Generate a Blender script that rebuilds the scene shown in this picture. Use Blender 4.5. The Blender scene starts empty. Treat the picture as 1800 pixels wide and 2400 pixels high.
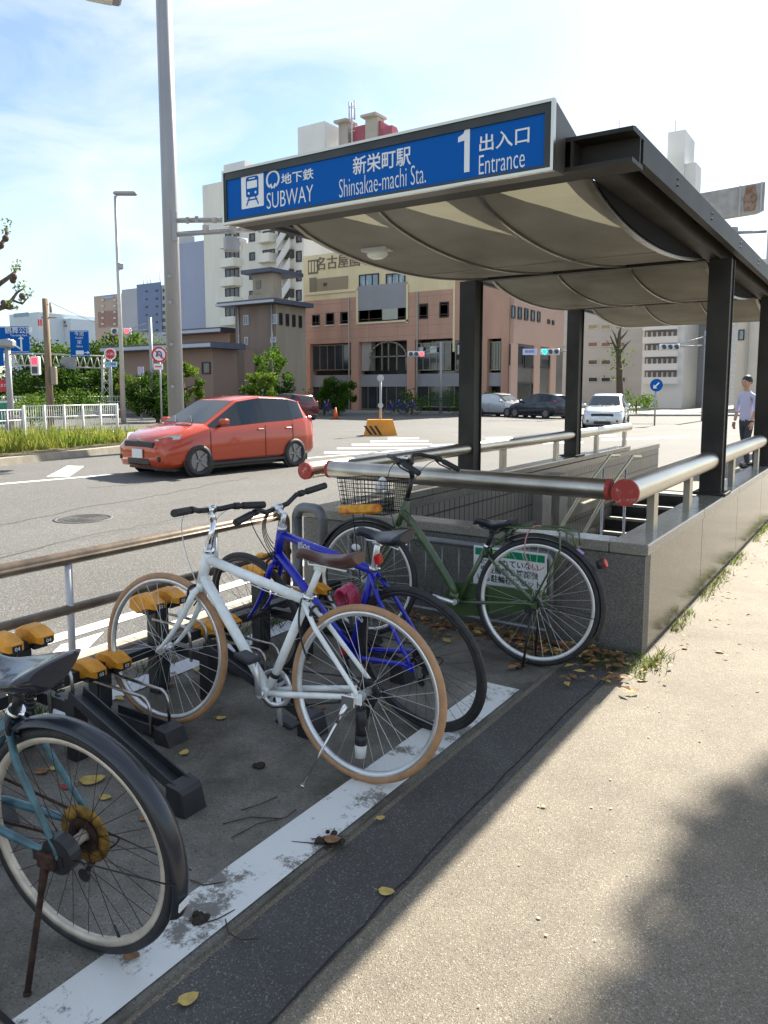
import bpy, bmesh, math, random
from mathutils import Vector, Matrix, Quaternion
random.seed(7)
R=math.radians
scn=bpy.context.scene; COL=scn.collection
# ---------------------------------------------------------------- camera
CAM_H=1.5; PITCH=R(6.3); YAW=R(33.5); FPX=1774.; PCX=900.; PCY=1114.
cd=bpy.data.cameras.new('camera'); cam=bpy.data.objects.new('camera',cd); COL.objects.link(cam)
cam.location=(0,0,CAM_H); cam.rotation_euler=(math.pi/2-PITCH,0,YAW)
cd.sensor_fit='HORIZONTAL'; cd.sensor_width=36; cd.lens=FPX/1800*36; cd.shift_y=-(1200-PCY)/1800; cd.clip_start=.05; cd.clip_end=2500
scn.camera=cam
# ---------------------------------------------------------------- light
SUN=Vector((.002,.77,.62)).normalized()
sl=bpy.data.lights.new('sun','SUN'); sl.energy=4.6; sl.angle=R(.6); sl.color=(1,.93,.8)
so=bpy.data.objects.new('sun',sl); COL.objects.link(so); so.rotation_euler=SUN.to_track_quat('Z','Y').to_euler(); so.location=(0,0,30)
w=bpy.data.worlds.new('World'); scn.world=w; w.use_nodes=True; nt=w.node_tree; nt.nodes.clear()
N=nt.nodes.new; L=nt.links.new
sky=N('ShaderNodeTexSky'); sky.sky_type='NISHITA'; sky.sun_disc=False; sky.sun_elevation=math.asin(SUN.z); sky.sun_rotation=math.atan2(SUN.x,SUN.y)
sky.air_density=1.0; sky.dust_density=.6; sky.ozone_density=2.0
tc=N('ShaderNodeTexCoord'); mp=N('ShaderNodeMapping'); mp.inputs['Scale'].default_value=(1.1,2.6,5.5); mp.inputs['Rotation'].default_value=(.25,.2,R(25))
L(tc.outputs['Generated'],mp.inputs['Vector'])
nz=N('ShaderNodeTexNoise'); nz.inputs['Scale'].default_value=1.7; nz.inputs['Detail'].default_value=7; nz.inputs['Roughness'].default_value=.55; nz.inputs['Distortion'].default_value=.7
L(mp.outputs[0],nz.inputs['Vector'])
cr=N('ShaderNodeValToRGB'); cr.color_ramp.elements[0].position=.39; cr.color_ramp.elements[1].position=.69
cr.color_ramp.elements[0].color=(.05,.05,.05,1); cr.color_ramp.elements[1].color=(.9,.9,.9,1)
L(nz.outputs['Fac'],cr.inputs['Fac'])
mx=N('ShaderNodeMix'); mx.data_type='RGBA'; L(cr.outputs['Color'],mx.inputs['Factor']); L(sky.outputs[0],mx.inputs['A']); mx.inputs['B'].default_value=(5.0,5.35,5.6,1)
bg=N('ShaderNodeBackground'); bg.inputs['Strength'].default_value=.07; L(mx.outputs['Result'],bg.inputs['Color'])
wo=N('ShaderNodeOutputWorld'); L(bg.outputs[0],wo.inputs['Surface'])
vs=scn.view_settings; vs.view_transform='Standard'; vs.look='None'; vs.exposure=1.6; vs.gamma=1; vs.use_curve_mapping=False
# ---------------------------------------------------------------- point helpers: photograph measurements -> metres
FW=(-math.sin(YAW),math.cos(YAW)); RT=(math.cos(YAW),math.sin(YAW)); KK=1800/1659.
def ray(px,py):
    u=(px*KK-PCX)/FPX; v=-(py*KK-PCY)/FPX
    f=math.cos(PITCH)+v*math.sin(PITCH); z=-math.sin(PITCH)+v*math.cos(PITCH)
    return (FW[0]*f+RT[0]*u,FW[1]*f+RT[1]*u,z)
def G(px,py,z=0):
    r=ray(px,py); t=(z-CAM_H)/r[2]; return Vector((r[0]*t,r[1]*t,z))
def PX(px,py,x):
    r=ray(px,py); t=x/r[0]; return Vector((x,r[1]*t,CAM_H+r[2]*t))
def PY(px,py,y):
    r=ray(px,py); t=y/r[1]; return Vector((r[0]*t,y,CAM_H+r[2]*t))
def PD(px,py,d):
    r=ray(px,py); t=d/(r[0]*FW[0]+r[1]*FW[1]); return Vector((r[0]*t,r[1]*t,CAM_H+r[2]*t))
# ---------------------------------------------------------------- materials
MATS={}
def mat(name,col,rough=.5,metal=0,var=.0,scale=8.,bump=0.,bscale=None,spec=.5,coat=0,col2=None,detail=4,trans=0,alpha=1,emit=0,emitcol=None,streak=None):
    if name in MATS: return MATS[name]
    m=bpy.data.materials.new(name); m.use_nodes=True; t=m.node_tree; b=t.nodes['Principled BSDF']
    b.inputs['Roughness'].default_value=rough; b.inputs['Metallic'].default_value=metal; b.inputs['Specular IOR Level'].default_value=spec
    b.inputs['Coat Weight'].default_value=coat
    if trans: b.inputs['Transmission Weight'].default_value=trans
    if alpha<1: b.inputs['Alpha'].default_value=alpha
    if emit: b.inputs['Emission Strength'].default_value=emit; b.inputs['Emission Color'].default_value=(*(emitcol or col),1)
    co=t.nodes.new('ShaderNodeTexCoord')
    if var or col2:
        n=t.nodes.new('ShaderNodeTexNoise'); n.inputs['Scale'].default_value=scale; n.inputs['Detail'].default_value=detail
        src=co.outputs['Object']
        if streak:
            mpn=t.nodes.new('ShaderNodeMapping'); mpn.inputs['Scale'].default_value=streak; t.links.new(src,mpn.inputs[0]); src=mpn.outputs[0]
        t.links.new(src,n.inputs['Vector'])
        rp=t.nodes.new('ShaderNodeValToRGB'); t.links.new(n.outputs['Fac'],rp.inputs[0])
        c2=col2 or tuple(c*(1-var) for c in col); c1=col if col2 else tuple(min(1,c*(1+var)) for c in col)
        rp.color_ramp.elements[0].color=(*c2,1); rp.color_ramp.elements[1].color=(*c1,1)
        rp.color_ramp.elements[0].position=.35; rp.color_ramp.elements[1].position=.65
        t.links.new(rp.outputs[0],b.inputs['Base Color'])
    else: b.inputs['Base Color'].default_value=(*col,1)
    if bump:
        n=t.nodes.new('ShaderNodeTexNoise'); n.inputs['Scale'].default_value=bscale or scale*6; n.inputs['Detail'].default_value=5
        t.links.new(co.outputs['Object'],n.inputs['Vector'])
        bp=t.nodes.new('ShaderNodeBump'); bp.inputs['Strength'].default_value=bump; bp.inputs['Distance'].default_value=.01
        t.links.new(n.outputs['Fac'],bp.inputs['Height']); t.links.new(bp.outputs[0],b.inputs['Normal'])
    MATS[name]=m; return m
def speck_mat(name,base,light,dark,vs=260,patch=1.2,bump=.5,patchcol=None,rough=.85,glit=.0,pscale=3.,lt=.18,dk=.2):
    """asphalt or granite: fine aggregate grains, broad patches of wear"""
    m=bpy.data.materials.new(name); m.use_nodes=True; t=m.node_tree; b=t.nodes['Principled BSDF']; n=t.nodes.new; l=t.links.new
    co=n('ShaderNodeTexCoord'); v=n('ShaderNodeTexVoronoi'); v.inputs['Scale'].default_value=vs; l(co.outputs['Object'],v.inputs['Vector'])
    sp=n('ShaderNodeSeparateColor'); l(v.outputs['Color'],sp.inputs[0])
    r=n('ShaderNodeValToRGB'); e=r.color_ramp.elements; e[0].position=0; e[0].color=(*dark,1); e[1].position=dk; e[1].color=(*base,1)
    x=e.new(1-lt); x.color=(*base,1); x=e.new(1.); x.color=(*light,1)
    l(sp.outputs[0],r.inputs[0])
    n1=n('ShaderNodeTexNoise'); n1.inputs['Scale'].default_value=pscale; n1.inputs['Detail'].default_value=8; n1.inputs['Roughness'].default_value=.65; l(co.outputs['Object'],n1.inputs['Vector'])
    r1=n('ShaderNodeValToRGB'); r1.color_ramp.elements[0].position=.35; r1.color_ramp.elements[1].position=.68
    pc=patchcol or (1-.25*patch,)*3; r1.color_ramp.elements[0].color=(*pc,1); r1.color_ramp.elements[1].color=(1.0,1.0,1.0,1)
    l(n1.outputs['Fac'],r1.inputs[0])
    mm=n('ShaderNodeMix'); mm.data_type='RGBA'; mm.blend_type='MULTIPLY'; mm.inputs['Factor'].default_value=1; l(r.outputs[0],mm.inputs['A']); l(r1.outputs[0],mm.inputs['B'])
    n3=n('ShaderNodeTexNoise'); n3.inputs['Scale'].default_value=pscale*.31; n3.inputs['Detail'].default_value=10; n3.inputs['Roughness'].default_value=.72; n3.inputs['Distortion'].default_value=.8; l(co.outputs['Object'],n3.inputs['Vector'])
    r3=n('ShaderNodeValToRGB'); r3.color_ramp.elements[0].position=.38; r3.color_ramp.elements[1].position=.6; r3.color_ramp.elements[0].color=(.80,.79,.77,1); r3.color_ramp.elements[1].color=(1,1,1,1); l(n3.outputs['Fac'],r3.inputs[0])
    m4=n('ShaderNodeMix'); m4.data_type='RGBA'; m4.blend_type='MULTIPLY'; m4.inputs['Factor'].default_value=1; l(mm.outputs['Result'],m4.inputs['A']); l(r3.outputs[0],m4.inputs['B'])
    l(m4.outputs['Result'],b.inputs['Base Color']); b.inputs['Roughness'].default_value=rough
    if bump:
        bp=n('ShaderNodeBump'); bp.inputs['Strength'].default_value=bump; bp.inputs['Distance'].default_value=.004; l(v.outputs['Distance'],bp.inputs['Height']); l(bp.outputs[0],b.inputs['Normal'])
    MATS[name]=m; return m
def worn_paint(name,paint,under,scale=5,lo=.42,hi=.5):
    m=bpy.data.materials.new(name); m.use_nodes=True; t=m.node_tree; b=t.nodes['Principled BSDF']; n=t.nodes.new; l=t.links.new
    co=n('ShaderNodeTexCoord'); n1=n('ShaderNodeTexNoise'); n1.inputs['Scale'].default_value=scale; n1.inputs['Detail'].default_value=14; n1.inputs['Roughness'].default_value=.82; l(co.outputs['Object'],n1.inputs['Vector'])
    r=n('ShaderNodeValToRGB'); e=r.color_ramp.elements; e[0].position=lo; e[1].position=hi; e[0].color=(*under,1); e[1].color=(*paint,1); l(n1.outputs['Fac'],r.inputs[0])
    l(r.outputs[0],b.inputs['Base Color']); b.inputs['Roughness'].default_value=.75
    n2=n('ShaderNodeTexNoise'); n2.inputs['Scale'].default_value=220; l(co.outputs['Object'],n2.inputs['Vector'])
    bp=n('ShaderNodeBump'); bp.inputs['Strength'].default_value=.35; bp.inputs['Distance'].default_value=.004; l(n2.outputs['Fac'],bp.inputs['Height']); l(bp.outputs[0],b.inputs['Normal'])
    MATS[name]=m; return m
# ---------------------------------------------------------------- mesh builder
ORG={}
class MB:
    def __init__(s): s.v=[]; s.f=[]; s.sm=[]; s.mi=[]; s.cur=0
    def quad(s,a,b,c,d,smooth=False):
        i=len(s.v); s.v+= [Vector(a),Vector(b),Vector(c),Vector(d)]; s.f.append((i,i+1,i+2,i+3)); s.sm.append(smooth); s.mi.append(s.cur)
    def poly(s,pts):
        i=len(s.v); s.v+=[Vector(p) for p in pts]; s.f.append(tuple(range(i,i+len(pts)))); s.sm.append(False); s.mi.append(s.cur)
    def box(s,c,d,rot=None,bev=0):
        c=Vector(c); hx,hy,hz=d[0]/2,d[1]/2,d[2]/2
        if bev:
            b=min(bev,hx*.9,hy*.9,hz*.9); pts=[]
            lv=[(-hz,b),(-hz+b,0),(hz-b,0),(hz,b)]
            rings=[]
            for z,i in lv:
                X,Y=hx-i,hy-i; k=b*.7 if i==0 else b*.7
                rings.append([(X,-Y+k,z),(X,Y-k,z),(X-k,Y,z),(-X+k,Y,z),(-X,Y-k,z),(-X,-Y+k,z),(-X+k,-Y,z),(X-k,-Y,z)])
            s.loft(rings,closed=True,caps=True,tf=(c,rot)); return
        P=[Vector((x,y,z)) for x in(-hx,hx) for y in(-hy,hy) for z in(-hz,hz)]
        if rot is not None: P=[rot@p for p in P]
        P=[p+c for p in P]; i=len(s.v); s.v+=P
        for f in((0,1,3,2),(4,6,7,5),(0,4,5,1),(2,3,7,6),(0,2,6,4),(1,5,7,3)): s.f.append(tuple(i+k for k in f)); s.sm.append(False); s.mi.append(s.cur)
    def bb(s,x0,x1,y0,y1,z0,z1,bev=0): s.box(((x0+x1)/2,(y0+y1)/2,(z0+z1)/2),(abs(x1-x0),abs(y1-y0),abs(z1-z0)),None,bev)
    def loft(s,rings,closed=True,caps=True,smooth=False,tf=None,loop=False):
        n=len(rings[0]); i=len(s.v)
        for r in rings:
            for p in r:
                p=Vector(p)
                if tf:
                    if tf[1] is not None: p=tf[1]@p
                    p=p+tf[0]
                s.v.append(p)
        m=len(rings)
        for a in range(m if loop else m-1):
            a2=(a+1)%m
            for k in range(n if closed else n-1):
                k2=(k+1)%n; s.f.append((i+a*n+k,i+a*n+k2,i+a2*n+k2,i+a2*n+k)); s.sm.append(smooth); s.mi.append(s.cur)
        if caps and closed and not loop:
            s.f.append(tuple(i+k for k in reversed(range(n)))); s.sm.append(False); s.mi.append(s.cur)
            s.f.append(tuple(i+(m-1)*n+k for k in range(n))); s.sm.append(False); s.mi.append(s.cur)
    def tube(s,path,r,n=10,caps=True,loop=False,smooth=True,flat=None):
        P=[Vector(p) for p in path]; m=len(P)
        rr=r if isinstance(r,(list,tuple)) else [r]*m
        T=[]
        for i in range(m):
            if loop: d=P[(i+1)%m]-P[i-1]
            else: d=P[min(i+1,m-1)]-P[max(i-1,0)]
            T.append(d.normalized() if d.length>1e-9 else Vector((0,0,1)))
        up=Vector((0,0,1)) if abs(T[0].z)<.9 else Vector((0,1,0))
        u=T[0].cross(up).normalized(); rings=[]
        for i in range(m):
            if i: u=(u-T[i]*u.dot(T[i])).normalized()
            v=T[i].cross(u); fl=flat or 1
            rings.append([P[i]+(u*math.cos(2*math.pi*k/n)+v*math.sin(2*math.pi*k/n)*fl)*rr[i] for k in range(n)])
        s.loft(rings,True,caps,smooth,loop=loop)
    def ring(s,c,ax,rad,r,n=48,k=8,a0=0,a1=360,prof=None,start=None):
        """torus (or swept profile [(radial,axial)...]) round axis ax; partial arc from a0 to a1 degrees measured from start"""
        c=Vector(c); ax=Vector(ax).normalized(); st=Vector(start) if start else (Vector((1,0,0)) if abs(ax.x)<.9 else Vector((0,1,0)))
        st=(st-ax*st.dot(ax)).normalized(); pe=ax.cross(st)
        pr=prof or [(r*math.cos(2*math.pi*j/k),r*math.sin(2*math.pi*j/k)) for j in range(k)]
        full=abs(a1-a0)>=359.9; m=n if full else n+1; rings=[]
        for i in range(m):
            a=R(a0+(a1-a0)*i/n); d=st*math.cos(a)+pe*math.sin(a)
            rings.append([c+d*(rad+p)+ax*q for p,q in pr])
        s.loft(rings,True,not full,True,loop=full)
    def disc(s,c,ax,r,h,n=24):
        c=Vector(c); ax=Vector(ax).normalized(); s.tube([c-ax*h/2,c+ax*h/2],r,n=n,smooth=False)
    def sphere(s,c,r,sc=(1,1,1),n=10,m=6):
        c=Vector(c); rings=[]
        for i in range(m+1):
            a=math.pi*i/m; rr=max(math.sin(a),.02)
            rings.append([c+Vector((r*rr*math.cos(2*math.pi*k/n)*sc[0],r*rr*math.sin(2*math.pi*k/n)*sc[1],r*math.cos(a)*sc[2])) for k in range(n)])
        s.loft(rings,True,True,True)
    def build(s,name,mats,parent=None,world=True,label=None,normals=True):
        me=bpy.data.meshes.new(name); org=Vector((0,0,0))
        if parent is not None and world: org=ORG.get(parent.name,org)
        me.from_pydata([tuple(p-org) for p in s.v],[],s.f)
        for m in (mats if isinstance(mats,(list,tuple)) else [mats]): me.materials.append(m)
        me.polygons.foreach_set('use_smooth',s.sm); me.polygons.foreach_set('material_index',s.mi)
        if normals and len(s.f)<60000:
            b=bmesh.new(); b.from_mesh(me); bmesh.ops.recalc_face_normals(b,faces=b.faces); b.to_mesh(me); b.free()
        me.update()
        o=bpy.data.objects.new(name,me); COL.objects.link(o)
        if parent is not None: o.parent=parent; ORG[o.name]=org
        if label: o['label']=label
        return o
def tag(o,label=None,cat=None,group=None,kind=None):
    if label:o['label']=label
    if cat:o['category']=cat
    if group:o['group']=group
    if kind:o['kind']=kind
    return o
def thing(name,loc,label,cat,group=None,rot=None):
    o=bpy.data.objects.new(name,None); COL.objects.link(o); o.empty_display_size=.1
    if rot is not None: o.matrix_world=Matrix.Translation(Vector(loc))@rot.to_4x4(); ORG[o.name]=Vector((0,0,0))
    else: o.location=loc; ORG[o.name]=Vector(loc)
    return tag(o,label,cat,group)
def solo(mb,name,m,label,cat,group=None):
    """a thing that is one mesh; origin at its base"""
    lo=Vector((sum(p.x for p in mb.v)/len(mb.v),sum(p.y for p in mb.v)/len(mb.v),min(p.z for p in mb.v)))
    mb.v=[p-lo for p in mb.v]; o=mb.build(name,m); o.location=lo; return tag(o,label,cat,group)
def struct(mb,name,m): o=mb.build(name,m); o['kind']='structure'; return o
def copy_tree(o,parent=None):
    c=o.copy(); COL.objects.link(c); c.parent=parent
    ORG[c.name]=ORG.get(o.name,Vector((0,0,0)))
    for ch in [x for x in bpy.data.objects if x.parent==o]: copy_tree(ch,c)
    return c
def text(s,size,mtx,m,parent,name='lettering',ext=.002,ax='CENTER',w=1.,bold=0,world=True,ay='CENTER'):
    cu=bpy.data.curves.new(name,'FONT'); cu.body=s; cu.size=size; cu.extrude=ext; cu.align_x=ax; cu.align_y=ay; cu.offset=bold; cu.resolution_u=3
    t=bpy.data.objects.new('tmp',cu); COL.objects.link(t); bpy.context.view_layer.update()
    me=bpy.data.meshes.new_from_object(t.evaluated_get(bpy.context.evaluated_depsgraph_get())); bpy.data.objects.remove(t)
    me.transform(Matrix.Diagonal((w,1,1,1))); me.transform(mtx)
    if parent is not None and world: me.transform(Matrix.Translation(-ORG.get(parent.name,Vector((0,0,0)))))
    me.materials.clear(); me.materials.append(m); me.name=name
    o=bpy.data.objects.new(name,me); COL.objects.link(o); o.parent=parent; ORG[o.name]=ORG.get(parent.name,Vector((0,0,0))) if parent else Vector((0,0,0)); return o
def frame(c,right,up):
    right=Vector(right).normalized(); up=Vector(up); up=(up-right*up.dot(right)).normalized(); n=right.cross(up)
    return Matrix(((right.x,up.x,n.x,c[0]),(right.y,up.y,n.y,c[1]),(right.z,up.z,n.z,c[2]),(0,0,0,1)))
def arc(c,r,a0,a1,n,pl='xz'):
    out=[]
    for i in range(n+1):
        a=R(a0+(a1-a0)*i/n); p,q=r*math.cos(a),r*math.sin(a)
        out.append(Vector(c)+(Vector((p,0,q)) if pl=='xz' else Vector((0,p,q)) if pl=='yz' else Vector((p,q,0))))
    return out
def bez(p0,p1,p2,n=8): return [Vector(p0)*(1-t)**2+Vector(p1)*2*t*(1-t)+Vector(p2)*t*t for t in [i/n for i in range(n+1)]]
def leaf_mat(name,c1,c2,tr=.45,sc=.9):
    m=bpy.data.materials.new(name); m.use_nodes=True; t=m.node_tree; t.nodes.remove(t.nodes['Principled BSDF']); n=t.nodes.new; l=t.links.new; o=t.nodes['Material Output']
    co=n('ShaderNodeTexCoord'); z=n('ShaderNodeTexNoise'); z.inputs['Scale'].default_value=sc; z.inputs['Detail'].default_value=6; l(co.outputs['Object'],z.inputs['Vector'])
    r=n('ShaderNodeValToRGB'); r.color_ramp.elements[0].position=.35; r.color_ramp.elements[1].position=.65; r.color_ramp.elements[0].color=(*c2,1); r.color_ramp.elements[1].color=(*c1,1); l(z.outputs['Fac'],r.inputs[0])
    d=n('ShaderNodeBsdfDiffuse'); g=n('ShaderNodeBsdfTranslucent'); x=n('ShaderNodeMixShader'); x.inputs[0].default_value=tr; l(r.outputs[0],d.inputs['Color']); 
    hs=n('ShaderNodeHueSaturation'); hs.inputs['Value'].default_value=1.7; hs.inputs['Hue'].default_value=.485; l(r.outputs[0],hs.inputs['Color']); l(hs.outputs[0],g.inputs['Color'])
    l(d.outputs[0],x.inputs[1]); l(g.outputs[0],x.inputs[2]); l(x.outputs[0],o.inputs['Surface']); MATS[name]=m; return m
# common materials
M=dict(
 steel=mat('brushed_steel',(.55,.53,.50),.28,1,.12,30,.05),
 chrome=mat('chrome',(.8,.8,.8),.15,1), alu=mat('aluminium_rim',(.78,.79,.8),.32,.75,.05,20), dirtyrim=mat('dusty_rim',(.62,.55,.45),.5,.5,.2,15),
 rubber=mat('black_rubber',(.022,.022,.024),.6,0,.3,30,.1), gum=mat('tan_gum_tyre',(.42,.235,.12),.62,0,.12,25,.1),
 black=mat('black_plastic',(.02,.02,.022),.4,0,.2,20), blackmet=mat('black_metal',(.022,.022,.024),.4,.2,.3,20,.05),
 white=mat('white_bike_paint',(.84,.86,.83),.28,0,.07,24,.03,coat=.4,detail=10), blue=mat('blue_bike_paint',(.006,.014,.42),.3,0,.06,15,coat=.35),
 green=mat('olive_bike_paint',(.055,.095,.035),.28,0,.12,15,coat=.5), teal=mat('teal_bike_paint',(.05,.125,.15),.38,0,.35,22,.08,coat=.2),
 brown=mat('brown_leather',(.095,.045,.038),.35,0,.2,12,.1), blacksad=mat('black_saddle_vinyl',(.02,.022,.03),.3,0,.15,12,.06),
 rust=mat('rusty_metal',(.075,.035,.02),.8,.3,.5,40,.3,col2=(.022,.012,.01)), brass=mat('rusty_gold_sprocket',(.26,.15,.03),.65,.5,.5,30,.2),
 red=mat('red_reflector',(.5,.01,.01),.25,0,.1), pink=mat('pink_vinyl',(.42,.03,.09),.3,0,.1,10,coat=.3), spoke=mat('spoke_steel',(.6,.6,.58),.3,1), dspoke=mat('dark_spoke',(.08,.07,.06),.5,.8),
 yellow=mat('orange_yellow_plastic',(.70,.29,.015),.48,0,.22,14,.12,detail=9), charc=mat('charcoal_powder_coat',(.035,.038,.042),.42,.3,.25,10,.05),
 whitep=mat('white_plastic',(.75,.75,.75),.4), beige=mat('beige_rail_paint',(.30,.25,.19),.45,.2,.15,20,.05),railb=mat('brown_rail_paint',(.17,.125,.085),.42,.1,.3,9,.08,detail=9), grey=mat('grey_paint',(.42,.43,.44),.45,.2,.1,6),
 lgrey=mat('light_grey_paint',(.5,.5,.52),.5,.1,.1,4,streak=(1,1,.2)), signblue=mat('sign_blue',(.0,.10,.40),.6,spec=.15), signwhite=mat('sign_white',(.78,.79,.78),.4),
 canopy=mat('canopy_bronze_metal',(.030,.027,.023),.55,0,.35,3,.03,spec=.3,detail=8), glass=mat('dark_window_glass',(.03,.04,.045),.08,0,.3,.6,spec=.9), bark=mat('bark',(.1,.075,.05),.9,0,.4,14,.6),
)
# ================================================================ GROUND
A_side=speck_mat('sidewalk_asphalt',(.232,.198,.150),(.46,.41,.33),(.11,.093,.07),vs=300,patch=.8,bump=.45,rough=.8,lt=.14,dk=.28)
A_strip=speck_mat('shade_toned_asphalt',(.098,.094,.086),(.30,.29,.27),(.052,.05,.046),vs=300,patch=.8,bump=.7,rough=.8,lt=.10,dk=.3)  # same asphalt as the sidewalk, with canopy shade put into a darker colour
A_road=speck_mat('road_asphalt',(.118,.115,.109),(.32,.31,.29),(.05,.048,.045),vs=130,patch=.45,bump=.6,rough=.85,pscale=.35)
C_pad=speck_mat('parking_concrete',(.235,.22,.188),(.36,.35,.31),(.12,.112,.098),vs=220,patch=2.2,bump=.25,rough=.9,pscale=2.6,patchcol=(.38,.36,.33),lt=.1)
C_kerb=speck_mat('kerb_concrete',(.42,.385,.31),(.56,.52,.45),(.24,.22,.18),vs=150,patch=1.,bump=.2,rough=.9)
m=MB()
for a,b,c,d in ((-700,-3.42,-200,900),(-3.42,700,12.3,900),(-3.42,700,-200,4.4),(-1.2,700,4.4,12.3)): m.quad((a,c,-.1),(b,c,-.1),(b,d,-.1),(a,d,-.1))
struct(m,'road',A_road)
m=MB(); m.bb(-3.72,14,-6,60,-.6,0) ; 
# pavement with an opening where the stairwell goes down
m=MB()
for (a,b,c,d) in ((-3.75,14,-6,4.35),(-3.75,-3.40,4.35,12.0),(-1.15,14,4.35,12.0),(-3.75,14,12.0,20)): 
    m.quad((a,c,0),(b,c,0),(b,d,0),(a,d,0))
m.quad((-3.75,-6,-.1),(-3.75,-6,0),(-3.75,20,0),(-3.75,20,-.1)); m.quad((-3.75,20,-.1),(-3.75,20,0),(14,20,0),(14,20,-.1))
struct(m,'pavement',A_side)
m=MB(); m.quad((-1.435,-3,.003),(-1.15,-3,.003),(-1.13,4.285,.003),(-1.40,4.285,.003)); struct(m,'shade_toned_strip',A_strip)  # shade painted in: strip left of the seam is toned down
m=MB(); m.bb(-1.155,-1.147,-3,4.0,-.01,.0045); 
m=MB(); 
px=-1.152
for i in range(40):
    y=-1+i*.125; nx=-1.152+random.uniform(-.006,.006)+.012*math.sin(y*1.7)
    m.quad((px-.002,y,.0062),(px+.002,y,.0062),(nx+.004,y+.125,.0062),(nx-.003,y+.125,.0062)); px=nx
struct(m,'pavement_joint',mat('joint_tar',(.018,.018,.018),.9))
# concrete bicycle parking pad
m=MB(); m.bb(-3.3,-1.435,-3,4.22,-.05,.012); struct(m,'parking_pad',C_pad)
m=MB(); m.bb(-3.75,-3.304,-3,14,-.12,.02,.012); struct(m,'kerb',C_kerb)
m=MB(); m.bb(-1.8+.12,-1.47,-3,3.55,.0125,.0165)
wp=worn_paint('worn_white_paint',(.70,.70,.67),(.19,.178,.155),4.0,.435,.485)
m=MB(); m.quad((-1.67,-3,.0165),(-1.475,-3,.0165),(-1.45,3.42,.0165),(-1.63,3.42,.0165)); struct(m,'parking_line',wp)
m=MB(); m.quad((-3.18,-3,.0165),(-3.04,-3,.0165),(-3.04,4.1,.0165),(-3.18,4.1,.0165)); struct(m,'rack_line',worn_paint('white_paint_strip',(.68,.71,.74),(.3,.29,.27),4,.3,.36))
m=MB(); m.quad((-3.3,.93,.0172),(-1.44,.86,.0172),(-1.44,.875,.0172),(-3.3,.95,.0172)); struct(m,'expansion_joint',mat('joint_filler',(.02,.018,.016),.95))
# road markings
RW=worn_paint('road_white',(.75,.75,.73),(.3,.29,.28),2.5,.30,.38)
m=MB(); z=-.096
def rq(*p): m.quad(*[(a,b,z) for a,b in p])
rq((-4.36,-6),(-4.22,-6),(-4.50,12),(-4.64,12)); rq((-3.92,-6),(-3.80,-6),(-4.10,12),(-4.22,12))
struct(m,'road_edge_lines',RW)
m=MB(); z=-.0965
for i in range(14):
    y=-3+i*1.05
    if y>3.2: break
    m.quad((-4.28,y+.5,z),(-3.9,y,z),(-3.9,y+.32,z),(-4.28,y+.82,z))
struct(m,'road_hatching',RW)
m=MB(); z=-.096; a=G(-260,1068,-.1); b=G(236,1026,-.1); d=(b-a).normalized(); n=Vector((-d.y,d.x,0))*.08
for t0,t1 in ((-.5,1.02),(2.2,3.4),(4.6,5.8)):
    p=a+(b-a)*t0; q=a+(b-a)*t1; m.quad((p+n)[:2]+(z,),(p-n)[:2]+(z,),(q-n)[:2]+(z,),(q+n)[:2]+(z,))
struct(m,'lane_line',RW)
m=MB(); P=[G(x,y,z) for x,y in ((100,1030),(150,1029),(182,1007),(146,1006))]; m.poly(P); struct(m,'arrow_marking',RW)
# crosswalk bars beyond the canopy
m=MB()
for i,(y,x0,x1) in enumerate(((946,838,905),(952,800,925),(959,760,932),(967,728,935),(976,700,930))):
    a=G(x0,y,z); b=G(x1,y-1,z); c=G(x1,y+2,z); d=G(x0,y+3,z); m.poly([a,b,c,d])
struct(m,'crosswalk',RW)
m=MB()
for i,(x0,x1,y) in enumerate(((930,1260,960),(1050,1330,945),(1300,1480,948))):
    a=G(x0,y,z); b=G(x1,y-6,z); c=G(x1,y-3,z); d=G(x0,y+4,z); m.poly([a,b,c,d])
struct(m,'stop_lines',RW)
# median with kerb
ka=G(-120,1021,-.1); kb=G(236,980,-.1); kd=(kb-ka).normalized(); kn=Vector((-kd.y,kd.x,0)); kb=kb+kd*3.
m=MB()
m.loft([[ka-kd*14+kn*a+Vector((0,0,b)) for a,b in ((0,0),(.02,.16),(.2,.17),(.2,0))],[kb+kn*a+Vector((0,0,b)) for a,b in ((0,0),(.02,.16),(.2,.17),(.2,0))]],True,True)
struct(m,'median_kerb',C_kerb)
soil=mat('soil',(.12,.10,.06),.95,0,.4,5,.5)
m=MB(); p0=ka-kd*14+kn*.2; p1=kb+kn*.2
m.loft([[p+kn*a+Vector((0,0,b)) for a,b in ((0,.0),(0,.15),(6,.2),(6,0))] for p in (p0,p1)],True,True); struct(m,'median_soil',soil)
# far pavements
m=MB(); 
def slab(px0,px1,d0,d1,zt=.02,ex=0):
    a=PD(px0,900,d0);b=PD(px1,900,d0);c=PD(px1,900,d1);e=PD(px0,900,d1)
    m.loft([[Vector((q.x,q.y,-.12)) for q in (a,b,c,e)],[Vector((q.x,q.y,zt)) for q in (a,b,c,e)]],True,True)
slab(-900,1250,56,140); slab(1255,2600,50,140); struct(m,'far_pavement',speck_mat('far_paving',(.32,.30,.27),(.4,.39,.36),(.2,.2,.19),vs=20,patch=.5,bump=0,pscale=.5))
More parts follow.
